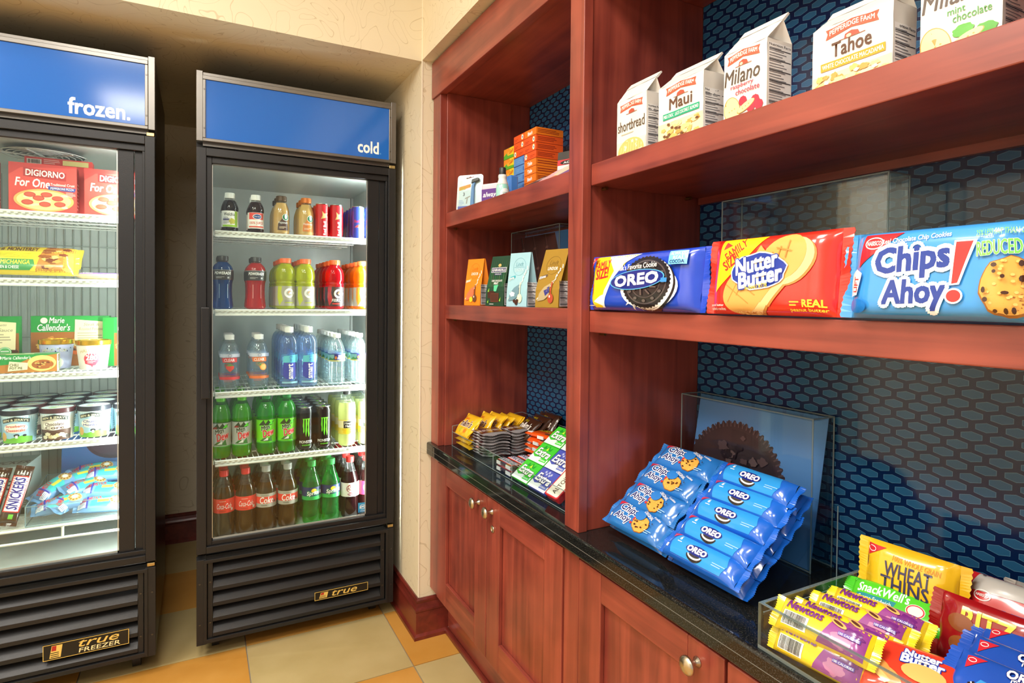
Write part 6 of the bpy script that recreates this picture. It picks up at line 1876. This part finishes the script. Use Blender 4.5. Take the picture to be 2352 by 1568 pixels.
A.text('Chips', 4.2, 4.8, 12.4, 8.8, (30, 60, 150), .05, .08, .08, out=((240, 246, 250), .13)).text('Ahoy', 5.2, .9, 12.2, 4.6, (30, 60, 150), .05, .08, .04, out=((240, 246, 250), .13))
A.poly([(12.6, 3.8), (13.7, 3.9), (15.2, 9.0), (12.9, 9.0)], (240, 246, 250)).poly([(12.9, 4.0), (13.5, 4.1), (14.8, 8.8), (13.1, 8.8)], (214, 50, 50)).ell(13.2, 2.6, .95, .9, (240, 246, 250), 18).ell(13.2, 2.6, .75, .7, (214, 50, 50), 18)
A.text('REDUCED FAT', 15.2, 7.2, 20.6, 8.8, (120, 206, 90), .04, 0, .08, out=((240, 250, 240), .04)).text('25% LESS FAT THAN ORIGINAL', 15.0, 9.4, 20.6, 10.1, (120, 206, 90), .02, 0, .06)
A.poly([(.3, 2.6), (1.8, 2.8), (2.4, 5.6), (1.4, 6.2), (.5, 5.6)], (246, 248, 250)).text('LIFT', .4, 3.8, 2.4, 4.6, (206, 50, 50), .03, 0, PI / 2 - .1).ell(1.8, 1.4, 1.4, .9, (30, 120, 210), 18)
chip_cookie(A, 18.2, 3.6, 2.5, 3.3, 5)
family('light blue family pack of chocolate chip cookies at the shelf end', .198, .112, .046, film('sky_blue_film', (62, 150, 222)), (.800, .4985, RS2 + .0004), 0, 6, A, 83)
display_block('empty clear acrylic block behind the family cookie packs', .584, .935, 1.0, 1.06, RS2, 1.463, None)

# ------------------------------------------------------------------ counter: picture block and stepped packs
A = Art()
A.rect(0, 0, 34, 30, (96, 150, 216))
cx, cy, R = 12.4, 10.8, 14.6
n = 54
pts = []
for i in range(4 * n):
    t_ = 2 * PI * i / (4 * n)
    q = R * (1.0 if (i % 4) < 2 else .955)
    x, y = cx + q * math.cos(t_), cy + q * math.sin(t_)
    pts.append((max(x, .0), max(y, .0)))
A.poly(pts, (66, 46, 50))
A.ell(cx, cy, R * .86, R * .86, (58, 42, 46), 48, 0, 1.7)
for i in range(40):
    t_ = -.75 + i * .082
    if cx + R * .94 * math.cos(t_) > .5 and cy + R * .94 * math.sin(t_) > .5:
        A.line(cx + R * .90 * math.cos(t_), cy + R * .90 * math.sin(t_), cx + R * .985 * math.cos(t_), cy + R * .985 * math.sin(t_), .34, (104, 80, 80))
r_ = random.Random(8)
for i in range(40):
    t_, q = r_.uniform(-.6, 2.2), r_.uniform(.15, .78)
    x, y = cx + R * q * math.cos(t_), cy + R * q * math.sin(t_)
    if x > 1.2 and y > 1.2:
        A.blob(x, y, r_.uniform(.6, 1.5), r_.uniform(.5, 1.1), r_.choice([(98, 74, 76), (44, 28, 32), (112, 88, 88)]), .25, 4, i)
display_block('acrylic block with a picture of a giant chocolate cookie on the counter', .745, 1.098, 1.048, 1.112, CT, 1.022, A)
SA = math.radians(40.8)
sd, sn = Vector((math.cos(SA), 0, math.sin(SA))), Vector((-math.sin(SA), 0, math.cos(SA)))
P0 = Vector((.8115, 0, .745))          # lower front edge of the upper layer
# acrylic step rack
t = thing('acrylic_rack', 'clear acrylic sloping rack under the small cookie packs', 'rack', (.83, .885, CT))
o_ = Vector((.83, .885, CT))
MB().prism([(.015, .0), (.20, .150), (.204, .148), (.019, 0)], 'y', -.20, .20).build('sloping_sheet', ACR, t)
MB().box(.2045, .208, -.20, .20, 0, .152).build('back_support', ACR, t)
MB().rod((.2085, -.20, 0), (.2085, -.20, .152), .0012, 6).rod((.015, -.2, .001), (.2085, -.2, .001), .0012, 6).build('polished_edge', ACE, t)
def chips_pack(label, k, low, grp):
    p = P0 + sd * (.0575 * k) + Vector((0, 1.072 - .004 * (k % 2), 0)) - sn * (.028 if low else .0) + sd * (.004 if low else 0)
    t = thing('snack_cookie_pack', label, 'cookies', p, incl(40.8, (2, -2, 1, 3)[k] if not low else 0), grp)
    S = pillow(t, .158, .062, .027, film('cookie_blue_film', (34, 112, 190)), .010, .026, 3.6, 90 + k, wr=.0045)
    if not low:
        A = Art()
        A.poly([(.8, 5.8), (3.4, 5.8), (1.6, 4.6)], (206, 46, 70)).rect(.7, 1.6, 1.3, 2.3, WHITE)
        A.text('Chips', 2.8, 3.2, 7.8, 5.4, (30, 44, 110), .03, .1, -.05, out=((246, 248, 250), .08)).text('Ahoy', 2.4, 1.2, 7.0, 3.1, (30, 44, 110), .03, .1, -.05, out=((246, 248, 250), .08)).poly([(7.6, 2.6), (8.0, 2.6), (8.9, 4.9), (8.0, 4.9)], (214, 50, 50)).ell(7.6, 1.9, .3, .3, (214, 50, 50), 12)
        chip_cookie(A, 10.2, 2.4, 2.3, 1.9, 7 + k, n=9)
        A.ell(9.2, 4.2, 1.5, 1.2, (40, 120, 200), 20).text('ORIGINAL', 9.4, 4.5, 12.8, 5.2, WHITE, .01, 0, -.35).text('4 cookies', 12.6, 4.6, 14.6, 5.1, WHITE, .01, 0, -.2).lines(12.2, 1.0, 14.2, 1.8, 2, (150, 196, 240)).ell(12.8, 2.8, .2, .18, (60, 40, 30), 8).ell(13.2, 3.4, .16, .14, (60, 40, 30), 8)
        A.put(S, 'front_print', t, INKG, (.006, .005), .00008, .0006)
    return t
for k in range(4):
    chips_pack('blue chocolate chip snack pack, %s of four on the sloping rack' % ('lowest', 'second', 'third', 'highest')[k], k, False, 'chocolate chip snack packs')
for k in range(4):
    chips_pack('blue chocolate chip snack pack underneath the %s one on the rack' % ('lowest', 'second', 'third', 'highest')[k], k, True, 'chocolate chip snack packs below')
def oreo_pack(label, k, low, grp):
    p = P0 + sd * (.0462 * k) + Vector((0, .886 - .003 * (k % 2), 0)) - sn * (.033 if low else .0) + sd * (.003 if low else 0)
    t = thing('snack_cookie_pack', label, 'cookies', p, incl(40.8, (1, -1, 2, 0, -2)[k]), grp)
    S = pillow(t, .172, .0505, .034, film('sandwich_blue_film', (26, 100, 206)), .010, .026, 2.8, 110 + k + (9 if low else 0), wr=.0045)
    if not low:
        A = Art()
        A.poly([(2.6, .5), (14.4, .5), (15.2, 2.5), (14.4, 4.5), (2.6, 4.5), (1.8, 2.5)], (46, 150, 226)).poly([(.6, 4.6), (3.0, 4.6), (1.5, 3.5)], (206, 46, 70)).text('6', 3.2, 3.4, 3.7, 4.2, WHITE, .03).lines(3.0, 2.8, 4.6, 3.2, 1, WHITE).rect(.9, 1.2, 1.5, 1.9, WHITE)
        A.ell(8.2, 1.6, 1.9, 1.1, (40, 36, 36), 22, PI, 2 * PI).ell(8.2, 1.65, 1.6, .75, (240, 240, 240), 20, PI, 2 * PI).ell(8.2, 1.7, 1.3, .5, (50, 46, 46), 18, PI, 2 * PI).ell(8.2, 2.6, 2.6, .95, (24, 40, 130), 24).text('OREO', 6.0, 2.1, 10.4, 3.2, WHITE, .06, 0, .0, out=((24, 40, 130), .05))
        A.lines(12.2, 1.4, 15.2, 2.2, 2, (150, 206, 246))
        A.put(S, 'front_print', t, INKG, (.006, .005), .00008, .0006)
    return t
for k in range(5):
    oreo_pack('bright blue sandwich cookie snack pack, %s of five on the sloping rack' % ('lowest', 'second', 'third', 'fourth', 'highest')[k], k, False, 'sandwich cookie snack packs')
for k in range(5):
    oreo_pack('bright blue sandwich cookie snack pack underneath the %s one' % ('lowest', 'second', 'third', 'fourth', 'highest')[k], k, True, 'sandwich cookie snack packs below')
# ------------------------------------------------------------------ counter: large clear bin
tb = thing('acrylic_bin', 'thick clear acrylic bin of snack bags at the counter end', 'bin', (.752, .619, CT), (0, 0, N90))
W_, D_, th = .333, .335, .0055
MB().box(0, W_, 0, D_, 0, th).build('base', ACR, tb)
MB().box(0, W_, 0, th, th, .069).build('front_wall', ACR, tb)
MB().box(0, W_, D_ - th, D_, th, .069).build('back_wall', ACR, tb)
for x in (0, W_ - th):
    MB().box(x, x + th, th, D_ - th, th, .069).build('side_wall', ACR, tb)
e = MB()
for a, b_, c_, d_ in ((0, W_, 0, th), (0, th, th, D_), (W_ - th, W_, th, D_), (th, W_ - th, D_ - th, D_)):
    e.box(a, b_, c_, d_, .0685, .0697)
e.box(-.0004, .0004, 0, th, 0, .069).box(0, W_, -.0004, .0004, 0, th)
e.build('polished_edge', clear('thick_acrylic_edge', (206, 224, 226), 1.3, .35, (190, 200, 196)), tb)
YF = film('newton_yellow_film', (238, 206, 36))
def newton(label, p, a, yaw, seed):
    """soft bar pack: barcode side to the aisle"""
    t = thing('fig_bar_pack', label, 'cookies', Vector(p) - Vector((0, .010, .006)), incl(a, yaw), 'yellow fig bar packs')
    S = pillow(t, .128, .046, .034, YF, .010, .020, 4., seed, wr=.003)
    A = Art()
    A.poly([(6.4, .3), (12.4, .3), (12.4, 4.3), (8.0, 4.3)], (146, 66, 140)).blob(9.4, 1.6, 1.4, 1.0, (190, 120, 160), .2, 5, seed).blob(10.8, 3.0, 1.2, .8, (110, 40, 120), .2, 5, seed + 1).rect(1.2, .6, 4.9, 2.6, (240, 240, 236)).bars(1.4, .7, 4.7, 2.5, (40, 40, 40), 18, seed)
    A.text('Newtons', 1.4, 3.0, 6.6, 4.2, (110, 40, 130), .04, .2).ell(8.6, 3.7, 1.3, .4, (216, 170, 100), 14, rot=-.3).ell(8.6, 3.7, .8, .2, (90, 50, 40), 10, rot=-.3).rect(9.0, 2.2, 11.8, 2.7, (96, 60, 160)).text('100 CALORIES', 9.1, 2.3, 11.7, 2.6, WHITE, .01)
    A.put(S, 'front_print', t, INKG, (.006, .005), .00008, .0006)
for k, (x, y, z, a, w, lab) in enumerate(((.772, .608, .006, 60, 6, 'lowest pack by the bin corner'), (.770, .606, .038, 48, 8, 'on top of the lowest pack'), (.812, .608, .026, 46, 7, 'second from the bin front wall'), (.848, .606, .030, 44, 8, 'third from the bin front wall'), (.884, .602, .032, 42, 7, 'fourth from the bin front wall'))):
    newton('yellow fig bar pack with purple fruit, ' + lab, (x, y, CT + z), a, w, 130 + k)
t = thing('cracker_pack', 'long green snack pack behind the yellow fig bars', 'cookies', (.936, .596, CT + .018), incl(40, 15))
S = pillow(t, .165, .060, .030, film('leaf_green_film', (70, 190, 40)), .012, .025, 3.6, 140, wr=.003)
A = Art()
A.poly([(.4, 1), (16, 1), (16, 5.4), (.4, 5.4)], (84, 200, 44)).text("SnackWell's", 1.0, 3.3, 8.2, 4.9, WHITE, .03, .15).poly([(1.0, 1.7), (6.2, 1.7), (6.6, 3.0), (1.0, 3.0)], (40, 140, 150)).text('Creme Sandwich', 1.3, 2.0, 6.0, 2.7, WHITE, .01).ell(9.2, 2.6, 1.3, 1.1, (236, 240, 226), 18).ring(9.2, 2.6, 1.2, 1.0, .18, (206, 50, 60)).ell(12.4, 2.2, 1.6, .6, (224, 170, 90), 16, rot=-.5).ell(13.6, 2.8, 1.6, .6, (236, 186, 104), 16, rot=-.5)
A.put(S, 'front_print', t, INKG, (.006, .005), .00008, .0006)
def chip_bag(name, label, W, H, T, m, p, a, yaw, art, seed, cat='snack bag', roll=0.):
    t = thing(name, label, cat, p, incl(a, yaw))
    S = pillow(t, W, H, T, m, .013, .03, 2.6, seed, wr=.005, nu=26, nv=16)
    art.put((lambda u, v, h: S(u * .76, v, h)) if W < .11 else S, 'front_print', t, INKG, (.005, .005), .0001, .0009)
    return t
A = Art()
A.poly([(.3, 11.2), (.3, 9.2), (3.2, 11.2)], (206, 46, 56)).ring(1.0, 10.5, .7, .45, .1, WHITE).text('100% WHOLE GRAIN', 4.4, 9.6, 11.0, 10.4, (226, 150, 40), .02, 0, -.05).text('WHEAT', 3.4, 7.2, 10.0, 9.4, (50, 50, 90), .02).text('THINS', 3.0, 5.0, 9.8, 7.2, (50, 50, 90), .02).poly([(2.0, 3.4), (10.2, 2.8), (10.0, 4.6), (2.2, 5.0)], (226, 130, 60)).text('original', 3.8, 3.3, 8.4, 4.5, WHITE, .02, 0, -.05).blob(5.0, 1.6, 2.0, 1.2, (210, 140, 70), .1, 6, 4).lines(.6, 2.6, 1.8, 3.6, 2, (40, 40, 40)).lines(10.8, 4.4, 12.4, 5.6, 2, (120, 100, 40))
chip_bag('cracker_bag', 'upright yellow wheat cracker bag in the large bin', .130, .118, .040, film('cracker_yellow_film', (236, 190, 36)), (1.002, .600, CT + .014), 84, 6, A, 151)
RD = film('cracker_red_film', (190, 26, 34))
A = Art().poly([(.3, 11), (.3, 9.4), (2.6, 11)], (160, 20, 40)).ring(1.0, 10.3, .6, .4, .1, WHITE).text('RITZ', 3, 6, 10, 9, (246, 214, 60), .05).ell(4, 3, 1.8, 1.4, (214, 150, 70), 20).ell(8, 2.6, 1.8, 1.4, (206, 140, 60), 20)
chip_bag('cracker_bag', 'red cracker bag standing right behind the yellow cracker bag', .140, .108, .030, RD, (1.046, .566, CT + .008), 84, 4, A, 152)
A = Art().text('RITZ', 3, 5.6, 9, 8.4, (246, 214, 60), .05).ell(3.4, 3.2, 1.6, 1.3, (150, 84, 40), 20).ell(3.0, 6.2, 1.6, 1.2, (140, 76, 40), 20)
chip_bag('cracker_bag', 'dark red cracker bag with round cracker pictures beside the green pack', .120, .095, .030, film('dark_red_film', (150, 18, 24)), (.966, .474, CT + .008), 78, 4, A, 153)
A = Art().poly([(.2, 8.4), (1.4, 11.2), (12, 11.2), (12, 9)], (196, 196, 192)).ring(2.4, 8.0, 1.1, .8, .14, WHITE).text('NABISCO', 1.6, 7.8, 3.2, 8.2, WHITE, .02).text('RITZ bits', 5.0, 4.2, 11.6, 6.8, (30, 60, 140), .05).ell(7.4, 4.2, 3.6, 1.8, (40, 70, 150), 22).ring(7.4, 4.2, 3.6, 1.8, .2, (246, 214, 60)).text('RITZ', 4.8, 3.6, 10, 5.0, (246, 214, 60), .04)
chip_bag('cracker_bag', 'red cracker bag with silver corner beside the mini cookie bags', .130, .110, .034, film('ritz_red_film', (206, 40, 48)), (1.012, .470, CT + .012), 66, 5, A, 154)
A = Art().lines(2, 4, 10, 7, 3, (120, 120, 120)).poly([(1, 9), (4, 10.6), (7, 9.4), (5, 8)], (90, 90, 90))
chip_bag('cracker_bag', 'pale silver snack bag at the back of the large bin', .120, .100, .028, film('silver_snack_film', (176, 174, 170)), (1.060, .430, CT + .014), 70, 4, A, 155)
A = Art().text('Nutter', 4.6, 5.8, 8.6, 7.0, WHITE, .05, .05, .0, out=((36, 60, 160), .06)).text('Butter', 4.4, 4.6, 9.0, 6.0, WHITE, .05, .05, .0, out=((36, 60, 160), .06)).ell(7.0, 3.6, 2.4, 1.3, (226, 176, 100), 20).ell(3.4, 2.0, 1.7, .9, (216, 150, 80), 18, rot=-.5).ell(2.0, 3.2, 1.7, .8, (206, 140, 70), 18, rot=-.5).poly([(.6, 2.6), (3.2, .8), (3.8, 1.3), (1.2, 3.2)], (236, 190, 110)).lines(8.4, 1.2, 11.0, 2.6, 3, (250, 210, 200))
chip_bag('cookie_pack', 'red-orange peanut cookie pack lying in front of the mini cookie bags', .125, .085, .032, film('red_orange_film', (226, 62, 40)), (.772, .478, CT + .008), 24, 20, A, 156)
MBF = film('mini_cookie_blue_film', (36, 84, 186))
for k, (x, y, z, a, w, lab) in enumerate(((.806, .396, .020, 33, 6, 'in front'), (.854, .404, .022, 34, 6, 'second'), (.896, .410, .024, 35, 5, 'third'), (.936, .416, .026, 36, 4, 'rearmost'))):
    A = Art()
    A.poly([(1.0, 8.4), (3.8, 8.4), (1.4, 6.4)], (206, 46, 60)).ring(1.9, 7.8, .6, .35, .1, WHITE)
    A.poly([(1.2, .6), (12, .6), (12, 5), (4, 5.4)], (60, 150, 220))
    for q, (cx, cy) in enumerate(((6.6, 4.6), (9.0, 2.8), (10.6, 5.0), (5.0, 2.2))):
        A.ell(cx, cy, 1.2, .8, (40, 36, 38), 18, rot=.4).ell(cx - .1, cy + .14, .9, .5, (66, 58, 58), 16, rot=.4)
    A.poly([(2.6, 4.4), (3.4, 4.8), (4.6, 2.8), (3.8, 2.5)], (36, 32, 34)).poly([(2.95, 4.55), (3.1, 4.65), (4.3, 2.7), (4.15, 2.6)], (240, 240, 240))
    A.text('MINI', 7.4, 6.6, 9.6, 7.4, WHITE, .03).text('OREO', 6.6, 7.2, 11.4, 8.4, WHITE, .05, 0, 0, out=((24, 40, 130), .05))
    chip_bag('mini_cookie_bag', 'blue mini sandwich cookie bag with red corner mark, %s of four' % lab, .094, .092, .020, MBF, (x, y, CT + z), a, w, A, 160 + k)
